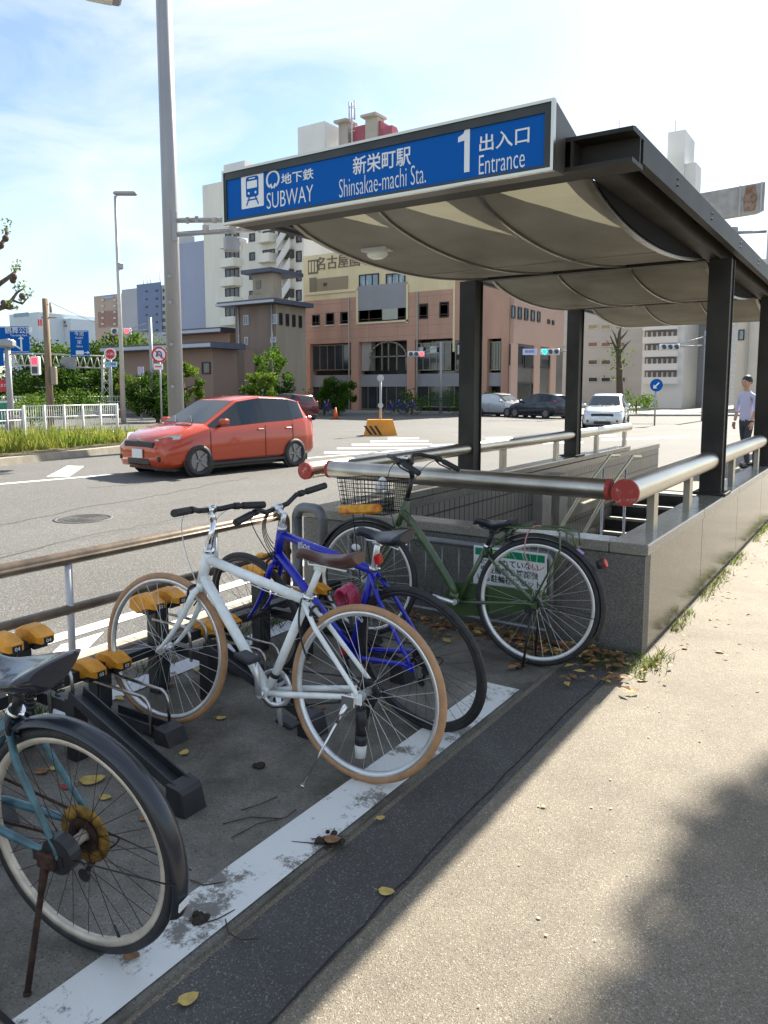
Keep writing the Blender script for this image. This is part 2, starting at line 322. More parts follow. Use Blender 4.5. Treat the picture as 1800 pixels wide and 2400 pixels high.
# ================================================================ SUBWAY ENTRANCE: parapet walls
GR=speck_mat('grey_granite',(.17,.163,.145),(.38,.37,.35),(.055,.055,.05),vs=330,patch=1.1,bump=.08,rough=.55,pscale=2,lt=.25,dk=.3)
GRP=speck_mat('polished_granite',(.19,.165,.125),(.38,.34,.28),(.09,.08,.065),vs=330,patch=.9,bump=.03,rough=.13,pscale=1.3,lt=.25,dk=.3)
GRC=speck_mat('granite_coping',(.29,.27,.225),(.46,.44,.4),(.14,.13,.115),vs=300,patch=.5,bump=.04,rough=.22,pscale=2,lt=.25,dk=.3)
gap=mat('joint_shadow',(.02,.02,.018),.95)
WY0,WY1=4.29,12.2; XR0,XR1=-1.07,-1.27; XL0,XL1=-3.58,-3.36; TOP=.64
t=thing('parapet_wall',(-2.3,4.29,0),'low grey granite wall round the subway stairwell with polished coping','parapet wall')
m=MB(); m.bb(XL0+.015,XR0-.012,WY0+.012,4.42,-.3,.575); m.build('front_panel',GR,t)
m=MB(); m.bb(XL0+.015,XL1-.01,4.424,WY1,-.3,.575); m.build('side_panel',GR,t)
xr=XR0
m=MB()
for i in range(5):
    y0=WY0+.03+i*1.58; y1=min(y0+1.57,WY1)
    m.bb(xr-.15,xr+.0-.012,y0,y1,-.02,.575)
m.build('side_panel',GRP,t,label='polished side panel streaked with drips')
m=MB(); m.bb(xr-.16,xr-.02,4.424,WY1,-3.,.57); m.build('core',gap,t)
m=MB()
xs=[XL0,-2.75,-1.9,XR0]
m.bb(XL0,XR0-.22+.0,WY0,4.48,.58,.643,.006)
for i in range(5):
    y0=WY0+i*1.58; m.bb(XR0-.215,XR0+.004,y0,min(y0+1.574,WY1),.58,.645,.006)
    m.bb(XL0-.004,XL1,max(y0,4.484),min(y0+1.574,WY1),.58,.643,.006)
m.build('coping',GRC,t)
m=MB()
m.bb(-1.25,XR0-.009,WY0+.0095,WY0+.02,.0,.005); m.build('joint',gap,t)
# stairwell lining
til=bpy.data.materials.new('stairwell_tiles'); til.use_nodes=True; tt=til.node_tree; b=tt.nodes['Principled BSDF']
co=tt.nodes.new('ShaderNodeTexCoord'); mpn=tt.nodes.new('ShaderNodeMapping'); mpn.inputs['Rotation'].default_value=(R(90),0,R(90)); br=tt.nodes.new('ShaderNodeTexBrick')
tt.links.new(co.outputs['Object'],mpn.inputs[0]); 
sx=tt.nodes.new('ShaderNodeSeparateXYZ'); cx=tt.nodes.new('ShaderNodeCombineXYZ'); tt.links.new(co.outputs['Object'],sx.inputs[0]); tt.links.new(sx.outputs['Y'],cx.inputs['X']); tt.links.new(sx.outputs['Z'],cx.inputs['Y']); tt.links.new(cx.outputs[0],br.inputs['Vector'])
br.offset=0; br.inputs['Scale'].default_value=1; br.inputs['Brick Width'].default_value=.1; br.inputs['Row Height'].default_value=.2; br.inputs['Mortar Size'].default_value=.008
br.inputs['Color1'].default_value=(.30,.28,.24,1); br.inputs['Color2'].default_value=(.26,.245,.21,1); br.inputs['Mortar'].default_value=(.04,.04,.035,1)
tt.links.new(br.outputs['Color'],b.inputs['Base Color']); b.inputs['Roughness'].default_value=.35
t=thing('stairwell_lining',(-2.3,8,-3),'tiled inner walls of the stairwell below street level','stairwell')
m=MB(); m.bb(XL1-.1,XL1-.005,4.5,14,-3.2,.5); m.build('tiled_wall',til,t)
m=MB(); m.bb(XL1-.006,XR0-.17,4.43,4.5,-3.2,.56); m.bb(XR0-.215,XR0-.17,4.5,14,-3.2,.56); m.build('end_wall',til,t)
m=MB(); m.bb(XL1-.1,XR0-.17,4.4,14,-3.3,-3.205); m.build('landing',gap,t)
m=MB()
for y,h in ((8.2,.5),(8.75,.5)): m.bb(XL1-.004,XL1+.12,y,y+.28,-2.5,h)
m.build('pillar',mat('beige_panel',(.42,.39,.33),.5,0,.1,4),t)
m=MB(); m.bb(XL1-.1,XL1+.01,4.484,14,.5,.575); m.build('inner_ledge',GRC,t)
st=thing('staircase',(-2.3,11.9,0),'concrete stairs with pale nosings dropping into the subway','staircase')
m=MB(); e=MB()
for i in range(19):
    y=11.9-i*.30; zt=.0-i*.165
    m.bb(XL1,XR0-.22,y-.3,y,zt-.4,zt); e.bb(XL1+.002,XR0-.222,y-.303,y-.25,zt-.035,zt+.003)
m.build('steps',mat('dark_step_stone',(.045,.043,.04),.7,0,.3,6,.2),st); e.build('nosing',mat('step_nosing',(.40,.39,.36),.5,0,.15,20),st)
hb=thing('stair_handrail',(-2.25,9,-1),'pair of pale brass handrails running down the middle of the stairs','handrail')
for x in (-2.3,-2.08):
    m=MB(); m.tube([(x,5.6,.36-.75+.0),(x,6.3,.02),(x,11.3,.72)] if False else [(x,5.2,-.18),(x,6.9,.62),(x,7.6,.86),(x,7.9,.84)],.018); m.build('rail',mat('brass_rail',(.62,.56,.38),.3,.8),hb)
    m=MB()
    for y,z0 in ((6.2,.26),(7.4,.75)): m.tube([(x,y,-2.5),(x,y,z0)],.014)
    m.build('post',M['steel'],hb)
# big steel tubes on the parapet
def railtube(p0,p1,r,label,capends,posts,axis):
    t=thing('tube_rail',((p0[0]+p1[0])/2,(p0[1]+p1[1])/2,TOP),label,'tube rail','steel tube rails on the stairwell wall')
    m=MB(); m.tube([p0,p1],r,n=28,caps=False); m.build('tube',mat('satin_tube',(.50,.47,.41),.33,1,.18,4,.02,streak=(1,.2,1)),t)
    d=(Vector(p1)-Vector(p0)).normalized()
    for e in capends:
        q=Vector(p0) if e==0 else Vector(p1); s=-1 if e==0 else 1
        m=MB(); m.tube([q-d*.02*s,q+d*.006*s],r*1.02,n=28,smooth=False); m.build('end_cap',worn_paint('chipped_red_paint',(.36,.045,.035),(.58,.44,.40),14,.38,.46) if 'chipped_red_paint' not in MATS else MATS['chipped_red_paint'],t)
    for q in posts:
        m=MB(); m.bb(q[0]-q[2]/2,q[0]+q[2]/2,q[1]-q[3]/2,q[1]+q[3]/2,TOP,p0[2]-r*.6,.003); m.build('post',mat('post_steel',(.42,.39,.33),.35,.9,.1,6),t)
    return t
railtube((-1.2,4.27,.935),(-1.2,12.4,.935),.076,'thick steel tube rail with chipped red end cap on the right wall',[0],[(-1.165,y,.045,.10) for y in (4.75,5.75,7.6,9.2,10.8)],'y')
railtube((-1.31,4.36,.935),(-3.36,4.36,.94),.062,'long steel tube rail across the front of the stairwell',[0,1],[(-2.75,4.38,.10,.045)],'x')
railtube((-3.46,4.2,.935),(-3.46,12.4,.935),.062,'steel tube rail along the road side of the stairwell',[0],[(-3.47,y,.045,.10) for y in (5.6,7.6,9.2,10.8,12.2)],'y')
# ================================================================ CANOPY
cn=thing('entrance_canopy',(-2.3,8,TOP),'dark bronze canopy with sagging mesh ceiling over the subway entrance','canopy')
CX0,CX1=-3.60,-1.06; Y0,YE=3.7,12.85; ZB,ZT=2.57,2.73
MC=M['canopy']
m=MB() # front beam: channel
m.bb(CX0,CX1,Y0,Y0+.18,ZT-.02,ZT); m.bb(CX0,CX1,Y0+.12,Y0+.135,ZB+.02,ZT-.02); m.bb(CX0,CX1,Y0,Y0+.18,ZB,ZB+.02); m.bb(CX1-.3,CX1-.285,Y0+.0,Y0+.12,ZB+.02,ZT-.02)
m.build('front_beam',MC,cn)
for x0,x1,s in ((CX1-.30,CX1,1),(CX0,CX0+.30,-1)):
    m=MB(); m.bb(x0 if s>0 else x1-.02,x1,Y0+.182,YE,ZT-.02,ZT)
    xo=x1 if s>0 else x0; m.bb(xo-.012*(s>0),xo+.012*(s<0),Y0+.182,YE,ZB+.05,ZT-.02); m.bb(xo-.05*(s>0),xo+.05*(s<0),Y0+.182,YE,ZB+.035,ZB+.05)
    xi=x0+.05 if s>0 else x1-.06
    m.bb(xi,xi+(.12 if s>0 else .045),Y0+.182,YE,ZB,ZT-.021)
    m.build('side_beam',MC,cn)
m=MB(); m.bb(CX0,CX1,YE,YE+.15,ZB,ZT); m.build('rear_beam',MC,cn)
for y in (6.8,9.8):
    m=MB(); m.bb(CX0+.17,CX1-.25,y-.05,y+.05,ZB-.005,ZT-.06); m.build('cross_beam',MC,cn)
for x,y in ((-3.47,6.8),(-1.19,6.8),(-3.47,9.8),(-1.19,9.8)):
    m=MB(); w=.085
    m.bb(x-w,x+w,y-w,y-w+.016,.648,ZB-.002); m.bb(x-w,x+w,y+w-.016,y+w,.648,ZB-.002); m.bb(x-w+.012,x+w-.012,y-w+.016,y+w-.016,.648,ZB-.002)
    m.bb(x-.13,x+.13,y-.13,y+.13,.646,.666)
    m.build('column',MC,cn)
mesh=bpy.data.materials.new('mesh_ceiling'); mesh.use_nodes=True; tt=mesh.node_tree; tt.nodes.remove(tt.nodes['Principled BSDF']); out=tt.nodes['Material Output']
co=tt.nodes.new('ShaderNodeTexCoord'); n1=tt.nodes.new('ShaderNodeTexNoise'); n1.inputs['Scale'].default_value=2.5; n1.inputs['Detail'].default_value=6; tt.links.new(co.outputs['Object'],n1.inputs['Vector'])
rp=tt.nodes.new('ShaderNodeValToRGB'); rp.color_ramp.elements[0].position=.35; rp.color_ramp.elements[1].position=.7; rp.color_ramp.elements[0].color=(.27,.255,.22,1); rp.color_ramp.elements[1].color=(.38,.365,.325,1); tt.links.new(n1.outputs['Fac'],rp.inputs[0])
df=tt.nodes.new('ShaderNodeBsdfDiffuse'); tl=tt.nodes.new('ShaderNodeBsdfTranslucent'); gl=tt.nodes.new('ShaderNodeBsdfGlossy'); gl.inputs['Roughness'].default_value=.35; gl.inputs['Color'].default_value=(.5,.48,.42,1)
tl.inputs['Color'].default_value=(.36,.35,.25,1)
tt.links.new(rp.outputs[0],df.inputs['Color']); m1=tt.nodes.new('ShaderNodeMixShader'); m1.inputs[0].default_value=.20; tt.links.new(df.outputs[0],m1.inputs[1]); tt.links.new(tl.outputs[0],m1.inputs[2])
m2=tt.nodes.new('ShaderNodeMixShader'); m2.inputs[0].default_value=.10; tt.links.new(m1.outputs[0],m2.inputs[1]); tt.links.new(gl.outputs[0],m2.inputs[2]); tt.links.new(m2.outputs[0],out.inputs['Surface'])
SX=[-3.28,-2.62,-1.96,-1.34]
def sag(t): return .145*(1-(2*t**.8-1)**2)
for bay,(a,b) in enumerate(((Y0+.2,6.74),(6.86,9.74),(9.86,YE-.02))):
    for i in range(3):
        m=MB(); n=20
        for k in range(n):
            t0,t1=k/n,(k+1)/n; y0=a+(b-a)*t0; y1=a+(b-a)*t1
            m.quad((SX[i]+.012,y0,ZB+.02-sag(t0)),(SX[i+1]-.012,y0,ZB+.02-sag(t0)),(SX[i+1]-.012,y1,ZB+.02-sag(t1)),(SX[i]+.012,y1,ZB+.02-sag(t1)),True)
        o=m.build('ceiling_panel',mesh,cn,normals=False)
    for i,x in enumerate(SX):
        m=MB(); wd=.007 if 0<i<3 else .016
        m.loft([[ (x-wd,a+(b-a)*t,ZB+.024-sag(t)),(x+wd,a+(b-a)*t,ZB+.024-sag(t)),(x+wd,a+(b-a)*t,ZB+.004-sag(t)),(x-wd,a+(b-a)*t,ZB+.004-sag(t))] for t in [k/24 for k in range(25)]],True,True)
        m.build('ceiling_rib',mat('rib_metal',(.30,.28,.24),.3,.8,.1,9),cn)
    m=MB(); ys=a+(b-a)*.56; zz=ZB+.018-sag(.56); m.bb(SX[0]+.03,SX[3]-.03,ys-.006,ys+.006,zz-.004,zz+.002); m.build('ceiling_seam',mat('seam_metal',(.30,.28,.235),.5,.2),cn)
    for s,x in ((-1,SX[0]-.024),(1,SX[3]+.024)):
        m=MB(); m.loft([[(x,a+(b-a)*t,ZB+.02-sag(t)),(x+.008*s,a+(b-a)*t,ZB+.02-sag(t)),(x+.008*s,a+(b-a)*t,ZT-.022),(x,a+(b-a)*t,ZT-.022)] for t in [k/24 for k in range(25)]],True,True); m.build('ceiling_cheek',mat('cheek_dark',(.008,.008,.009),.8,spec=.1),cn)
# roof deck; unseen slots added to throw sun patches on the front ceiling bay
m=MB(); zt0,zt1=ZT+.002,ZT+.03
def slab2(P): m.loft([[(x,y,z) for x,y in P] for z in (zt0,zt1)],True,True)
CXd=SX[0]-.03; m.bb(CXd,CX1-.02,Y0+.1,4.05,zt0,zt1); m.bb(CXd,CX1-.02,5.2,YE,zt0,zt1); m.bb(CXd,SX[0],4.05,5.2,zt0,zt1); m.bb(SX[3],CX1-.02,4.05,5.2,zt0,zt1)  # unseen gap added at the left edge so sun reaches the kerb
for i,(u0,u1,u2,yc) in enumerate(((.42,.80,.93,4.42),(.16,.66,.95,4.9),(.10,.80,.96,5.0))):
    xa,xb=SX[i],SX[i+1]; W_=xb-xa; A_,B_,C_=(xa+W_*u0,4.05),(xa+W_*u1,4.05),(xa+W_*u2,yc); Am=(xa+W_*(u0*.45+u2*.55)-.03,4.05+(yc-4.05)*.42)
    slab2([(xa,4.05),A_,Am,C_,(xb,5.2),(xa,5.2)]); slab2([B_,(xb,4.05),(xb,5.2),C_])
m.build('roof_deck',MC,cn)
m=MB(); c=PY(815,507,4.45); cz=ZB+.02-sag((4.45-3.9)/2.84)
m.sphere((c.x,4.45,cz-.03),.055,(1.5,1,.7),14,8); m.build('ceiling_light',mat('lamp_glass',(.75,.78,.7),.15,0,0,8,spec=.9),cn)
m=MB(); m.box((c.x,4.45,cz-.003),(.2,.11,.02)); m.build('lamp_base',M['lgrey'],cn)
m=MB()
for y in (4.6,5.6,6.8,7.8,8.8,9.8,10.8,11.8):
    for zz in (ZB+.085,ZB+.12): m.disc((CX1+.002,y,zz),(1,0,0),.007,.008,8)
m.build('bolt',MC,cn)
# sign box
sg=thing('subway_sign',(-2.46,3.6,ZB),'long blue illuminated subway entrance sign with white lettering on the canopy edge','sign')
sx0,sx1,sy,sz0,sz1=-3.54,-1.385,3.55,2.545,2.858
tilt=R(5)
m=MB()
for x in (sx0,sx1): pass
m.loft([[(x,sy,sz0),(x,sy,sz1),(x,sy+.03,sz1),(x,Y0+.28,ZT+.012),(x,Y0-.004,ZT-.02),(x,Y0-.004,sz0+.01)] for x in (sx0,sx1)],True,True); m.build('housing',mat('sign_housing',(.085,.08,.065),.45,.3,.2,4),sg)
def fr(m,x0,x1,z0,z1,b,y0,y1,bt=None,br=None):
    bt=bt or b; br=br or b
    m.bb(x0,x1,y0,y1,z1-bt,z1); m.bb(x0,x1,y0,y1,z0,z0+b); m.bb(x0,x0+b,y0,y1,z0+b,z1-bt); m.bb(x1-br,x1,y0,y1,z0+b,z1-bt)
m=MB(); fr(m,sx0-.006,sx1+.006,sz0-.006,sz1+.006,.014,sy-.028,sy-.0005); m.build('trim',mat('trim_steel',(.62,.58,.48),.28,1),sg)
m=MB(); fr(m,sx0+.0085,sx1-.0085,sz0+.0085,sz1-.0085,.015,sy-.02,sy-.001,.042,.034); m.build('inner_frame',mat('inner_frame_paint',(.04,.043,.04),.4,.2,.2,5),sg)
bx0,bx1,bz0,bz1=sx0+.024,sx1-.043,sz0+.024,sz1-.051
m=MB(); m.bb(bx0,bx1,sy-.012,sy-.002,bz0,bz1); m.build('blue_panel',M['signblue'],sg)
yl=sy-.0135
def fit(st,xl,xr,yt,yb,bold=0.,m_=None):
    '''place lettering between measured left/right edges; yt,yb are the top and bottom at its left edge (photograph pixels)'''
    k=1659/1800.; A_=PY(xl*k,yt*k,yl); B_=PY(xl*k,yb*k,yl); X1_=PY(xr*k,yt*k,yl).x
    o=text(st,.1,Matrix.Identity(4),m_ or M['signwhite'],None,bold=bold,ext=.001); me=o.data; xs=[v.co.x for v in me.vertices]; ys=[v.co.y for v in me.vertices if True]
    base=0 if st[0].isascii() else min(ys); top=max(ys); sx_=(X1_-A_.x)/(max(xs)-min(xs)); sz_=(A_.z-B_.z)/(top-base)
    me.transform(Matrix.Translation((-min(xs),-base,0))); me.transform(Matrix.Diagonal((sx_,sz_,1,1))); me.transform(frame((A_.x,yl,B_.z),(1,0,0),(0,0,1))); me.transform(Matrix.Translation(-ORG[sg.name])); o.parent=sg; return o
fit('地下鉄',659,735,408,434,.001); fit('SUBWAY',625,734,453,474,-.0008); fit('新栄町駅',827,963,369,412,.001); fit('Shinsakae-machi Sta.',795,998,421,445,-.0012)
fit('出入口',1124,1241,317,357,.001); fit('Entrance',1123,1230,365,390,-.0008)
k=1659/1800.; c=PY(1091*k,350*k,yl); h=.112; m=MB()
m.loft([[(c.x+a_,q_,c.z+b_) for a_,b_ in ((-.006,-h),(.024,-h),(.024,h),(.004,h),(-.012,h-.035),(-.042,h-.048),(-.042,h-.072),(-.006,h-.068))] for q_ in (yl+.001,yl-.0015)]); m.build('numeral',M['signwhite'],sg)
c=PY(639.5*k,422*k,yl); m=MB(); R0=(PY(655*k,422*k,yl).x-PY(624*k,422*k,yl).x)/2-.005
m.ring((c.x,yl,c.z+.004),(0,-1,0),R0,0,n=36,a0=-62,a1=242,prof=[(-.0065,-.0012),(.0065,-.0012),(.0065,.0012),(-.0065,.0012)],start=(1,0,0))
for s_ in(-1,1): m.box((c.x+s_*R0*.27,yl,c.z-R0*.72),(.013,.0024,R0*.62),Matrix.Rotation(R(26*s_),3,'Y'))
m.build('subway_mark',M['signwhite'],sg)
# train pictogram
px0=PY(566*k,450*k,yl).x; pw=PY(618*k,450*k,yl).x-px0; pz0=PY(567*k,491*k,yl).z; ph=PY(567*k,413*k,yl).z-pz0
def rrect(x0,x1,z0,z1,r,y,th,mb,n=5):
    ring=[]
    for cxx,czz,a0 in ((x1-r,z1-r,0),(x0+r,z1-r,90),(x0+r,z0+r,180),(x1-r,z0+r,270)):
        for i in range(n+1): a=R(a0+90*i/n); ring.append((cxx+r*math.cos(a),czz+r*math.sin(a)))
    mb.loft([[(a,y,b) for a,b in ring],[(a,y-th,b) for a,b in ring]])
m=MB(); rrect(px0,px0+pw,pz0,pz0+ph,.008,yl+.001,.002,m); m.build('pictogram_plate',M['signwhite'],sg)
m=MB(); q=yl-.0012; c0=px0+pw/2; bw=pw*.28
rrect(c0-bw,c0+bw,pz0+ph*.32,pz0+ph*.93,.016,q,.0015,m)
for s_ in(-1,1): m.box((c0+s_*bw*.72,q-.0008,pz0+ph*.2),(.008,.0015,ph*.27),Matrix.Rotation(R(-28*s_),3,'Y'))
m.bb(c0-bw*.8,c0+bw*.8,q-.0015,q,pz0+ph*.22,pz0+ph*.26)
m.build('train_symbol',M['signblue'],sg)
m=MB(); rrect(c0-bw*.8,c0+bw*.8,pz0+ph*.58,pz0+ph*.80,.004,q-.0016,.001,m)
for s_ in(-1,1): m.disc((c0+s_*bw*.55,q-.002,pz0+ph*.44),(0,1,0),.0075,.001,14)
m.bb(c0-bw*.5,c0+bw*.5,q-.0026,q-.0016,pz0+ph*.855,pz0+ph*.885)
m.build('train_window',M['signwhite'],sg)
# ================================================================ BICYCLES (local: x forward, y left, z up; origin under the rear hub)
def bike(name,label,r,lean,yaw,cfg,group='bicycles parked at the rack'):
    u=Vector((math.cos(R(yaw)),math.sin(R(yaw)),0)); nl=Vector((-u.y,u.x,0)); a=R(lean)
    up=nl*math.sin(a)+Vector((0,0,1))*math.cos(a); lf=nl*math.cos(a)-Vector((0,0,1))*math.sin(a)
    rot=Matrix(((u.x,lf.x,up.x),(u.y,lf.y,up.y),(u.z,lf.z,up.z)))
    t=thing('bicycle',(r[0],r[1],.014),label,'bicycle',group,rot)
    c=cfg; WR=c['wr']; RR=c['rim']; wb=c['wb']; fp=c['paint']; tr=c.get('tr',.018)
    BB=Vector((c['bb'][0],0,c['bb'][1])); HB=Vector((c['htb'][0],0,c['htb'][1])); HT=Vector((c['htt'][0],0,c['htt'][1])); SJ=Vector((c['stj'][0],0,c['stj'][1]))
    RH=Vector((0,0,WR)); FH=Vector((wb,0,WR)); steer=c.get('steer',0)
    def B(mb,n,m,p=t,lab=None): return mb.build(n,m,p,world=False,label=lab)
    # wheels
    for hub,st in ((RH,0),(FH,steer)):
        q=Matrix.Rotation(R(st),3,'Z'); ax=q@Vector((0,1,0))
        m=MB(); rw=.011
        m.ring(hub,ax,RR,0,n=72,prof=[(.0,-rw),(.0,rw),(-.012,rw),(-.021,rw*.45),(-.021,-rw*.45),(-.012,-rw)],start=(0,0,1))
        m.tube([hub-ax*.034,hub-ax*.02,hub+ax*.02,hub+ax*.034],[.022,.014,.014,.022],n=14); m.tube([hub-ax*.058,hub+ax*.058],.007,n=8)
        wh=B(m,'wheel',c['rimmat'])
        m=MB(); pw=(WR-RR)*.5+.004; m.ring(hub,ax,WR-pw,pw,n=72,k=12,start=(0,0,1),prof=[(pw*math.cos(2*math.pi*j/12),pw*.92*math.sin(2*math.pi*j/12)) for j in range(12)])
        B(m,'tyre',c['tyre'],wh)
        if c.get('blackwall'):
            m=MB(); 
            for s in(-1,1): m.ring(hub+ax*s*.0,ax,RR-.0005,0,n=72,prof=[(.006,s*pw*.72),(.0005,s*pw*.6),(.0,s*(rw+.0008)),(.005,s*pw*.85)],start=(0,0,1))
        m=MB(); NS=c.get('spokes',32); rd=random.Random(3)
        for i in range(NS):
            a0=2*math.pi*i/NS+rd.uniform(-.01,.01); s=1 if i%2 else -1; off=(.62 if (i//2)%2 else -.62); e1=Vector((0,0,0))
            f=q@Vector((math.cos(a0),0,math.sin(a0))); g=q@Vector((math.cos(a0+off*1.3),0,math.sin(a0+off*1.3)))
            m.tube([hub+g*.021+ax*.028*s,hub+f*(RR-.02)],.0011,n=4,caps=False)
        B(m,'spokes',c.get('spokemat',M['spoke']),wh)
        m=MB(); a0=c.get('valve',2.2); f=q@Vector((math.cos(a0),0,math.sin(a0))); m.tube([hub+f*(RR-.02),hub+f*(RR-.055)],.0035,n=6); B(m,'valve',M['black'],wh)
        if c.get('spokeref') is not None and (hub is FH or c['spokeref']=='both'):
            a0=c['refang'][0 if hub is RH else 1]; f=q@Vector((math.cos(a0),0,math.sin(a0))); m=MB(); m.sphere(hub+f*(RR*.62)+ax*.012,.03,(1.1,.25,.7),12,6); B(m,'spoke_reflector',M['whitep'],wh)
    # frame
    m=MB()
    m.tube([HB-(HT-HB).normalized()*.004,HT],tr*1.1,n=14)
    sd=(SJ-BB).normalized()
    m.tube([BB,SJ+sd*.012],tr*.9,n=12)
    if c.get('style')=='curve':
        dirn=(HT-HB); m.tube(bez(HB+dirn*.55,((HB.x*.48+BB.x*.52),0,HB.z*.60+BB.z*.40+.055),BB+Vector((.01,0,.03)),12),[tr*1.5]*6+[tr*1.45]*7,n=14)
        m.tube([BB+Vector((.045,0,.03)),BB+Vector((-.01,0,.02))],tr*1.7,n=12)
    else:
        m.tube([HT-(HT-HB).normalized()*.028,SJ-sd*.012],tr*c.get('ttk',.9),n=14); m.tube([HB+(HT-HB).normalized()*.025,BB],tr*1.08,n=14)
    m.tube([BB-Vector((0,.037,0)),BB+Vector((0,.037,0))],.021,n=16)
    for s in (-1,1):
        m.tube([BB+Vector((-.02,.022*s,0)),BB+Vector((-.12,.045*s,(RH.z-BB.z)*.25)),RH+Vector((.03,.062*s,-.002)),RH+Vector((-.008,.064*s,0))],[tr*.62,tr*.62,tr*.5,tr*.4],n=10)
        sj2=Vector(c['ssj'][0:1]+[0]+c['ssj'][1:2]) if 'ssj' in c else SJ-sd*.02
        m.tube([sj2+Vector((0,.016*s,0)),sj2.lerp(RH,.28)+Vector((0,.045*s,0)),RH+Vector((.005,.062*s,.02)),RH+Vector((0,.064*s,0))],[tr*.5,tr*.5,tr*.42,tr*.38],n=10)
        m.box(RH+Vector((.0,.064*s,-.004)),(.045,.006,.04))
    if c.get('style')!='curve': m.tube([SJ.lerp(BB,.42)+Vector((-.03,-.03,0)),SJ.lerp(BB,.42)+Vector((-.03,.03,0))],.001,n=4)
    fr=B(m,'frame',fp)
    for s,u0,size,where in c.get('texts',[]):
        if where=='top': p,q=HT-(HT-HB).normalized()*.028,SJ-sd*.012; rad=tr*c.get('ttk',.9)
        elif where=='down': p,q=HB+(HT-HB).normalized()*.02,BB; rad=tr*1.08
        elif where=='seat': p,q=SJ,BB; rad=tr*.9
        else: p,q=HB.lerp(HT,.55)+Vector((0,0,.012)),Vector((HB.x*.55+BB.x*.45,0,HB.z*.56+BB.z*.44+.022)); rad=tr*1.47
        if where=='seat': p,q=q,p
        c0=p.lerp(q,u0)+Vector((0,rad+.0006,0)); d=(q-p).normalized()
        # seen from the left the reader's right is -x
        fm=frame(c0,d if d.x<0 else (d if where=='seat' else -d),Vector((0,1,0)).cross(d) if False else Vector((0,0,1)) if where!='seat' else Vector((1,0,0)))
        text(s,size,fm,c.get('textmat',M['signwhite']),fr,world=False,ext=.0008)
    # fork
    dn=(HB-HT).normalized(); CR=HB+dn*.045
    m=MB(); q=Matrix.Rotation(R(steer),3,'Z')
    m.tube([HB+dn*.004,CR],tr*.95,n=12); 
    for s in(-1,1):
        pl=[CR+dn*-.01+Vector((0,.012*s,0)),CR+Vector((0,.038*s,-.004)),CR.lerp(FH,.45)+Vector((-.022,.05*s,0)),CR.lerp(FH,.8)+Vector((-.02,.052*s,0)),FH+q@Vector((0,.052*s,0))]
        pl=[pl[0]]+[pl[1]]+bez(pl[1],CR.lerp(FH,.62)+Vector((-.04,.052*s,-.01)),pl[4],8)[1:]
        m.tube(pl,[tr*.7,tr*.75]+[tr*(.75-.4*i/8) for i in range(1,9)],n=10)
    B(m,'fork',c.get('forkmat',fp))
    # seat post and saddle
    sa=Vector((c['sad'][0],0,c['sad'][1])); # centre of the saddle top
    pt=SJ+sd*0.01; m=MB(); m.tube([pt,Vector((c['spt'][0],0,c['spt'][1]))],.0135,n=12); 
    sp=Vector((c['spt'][0],0,c['spt'][1])); m.tube([sp+Vector((-.02,0,.0)),sp+Vector((.02,0,.0))],.016,n=10)
    for s in(-1,1): m.tube([sa+Vector((-.10,.03*s,-.055)),sp+Vector((-.02,.022*s,.012)),sp+Vector((.04,.022*s,.012)),sa+Vector((.09,.01*s,-.04))],.0035,n=6)
    B(m,'seatpost',c.get('postmat',M['alu']))
    m=MB(); m.tube([SJ-sd*.004,SJ+sd*.016],tr*1.12,n=14); m.tube([SJ+sd*.008+Vector((-.018,.012,0)),SJ+sd*.008+Vector((-.05,.02,.01))],.004,n=6); B(m,'seat_clamp',M['chrome'])
    m=MB(); Ls=c.get('sadlen',.27); SW=c.get('sadw',.075); rings=[]
    for i in range(15):
        v=i/14; x=-Ls*.48+Ls*v
        wd=SW*(1-.0*v)*( (1 if v<.12 else max(.22,1-1.15*((v-.12)/.5)**1.25)) if v<.62 else .22)
        wd=SW*(.90 if v<.04 else 1. if v<.28 else .24+.76*(.5+.5*math.cos(math.pi*min(1,(v-.28)/.42)))); 
        if i==0: wd*=.82
        if i==14: wd*=.55
        zt=.012*math.cos(v*math.pi*2.)*.6+(.008 if v<.1 else 0)-(.014 if i==14 else 0); dp=c.get('saddp',.048)*(1-v*.42) ; dp*= .9 if 0<i<14 else .6
        ring=[]
        for j in range(16):
            a=2*math.pi*j/16; cy,sz=math.cos(a),math.sin(a)
            y=wd*(abs(cy)**.7)*(1 if cy>=0 else -1)
            zz=zt+(sz*.016-.014 if sz>=0 else -.014+sz*dp)
            if sz<0: y*=(1-.42*abs(sz))
            ring.append((sa.x+x,y,sa.z+zz))
        rings.append(ring)
    m.loft(rings,True,True,True); B(m,'saddle',c['sadmat'])
    if c.get('springs'):
        m=MB()
        for s in(-1,1):
            pts=[(sa.x-.09+.012*math.cos(a*1.1),s*.045+.012*math.sin(a*1.1),sa.z-.045-a*.0022) for a in range(0,26)]; m.tube(pts,.003,n=5)
        B(m,'saddle_spring',M['blackmet'])
    # stem and handlebar
    sdn=(HT-HB).normalized(); tp=Vector((c['stem'][0],0,c['stem'][1])); m=MB(); m.tube([HT,HT+sdn*.018],tr*1.12,n=12); m.tube([HT+sdn*.01,tp],.0125,n=12)
    bc=Vector((c['bar'][0],0,c['bar'][1])); m.tube([tp-sdn*.008,bc],.015,n=10); m.tube([bc+Vector((0,-.024,0)),bc+Vector((0,.024,0))],.019,n=12)
    B(m,'stem',c.get('stemmat',M['alu']))
    hw=c.get('hw',.28); rise=c.get('rise',0); back=c.get('back',.03)
    m=MB(); side={}
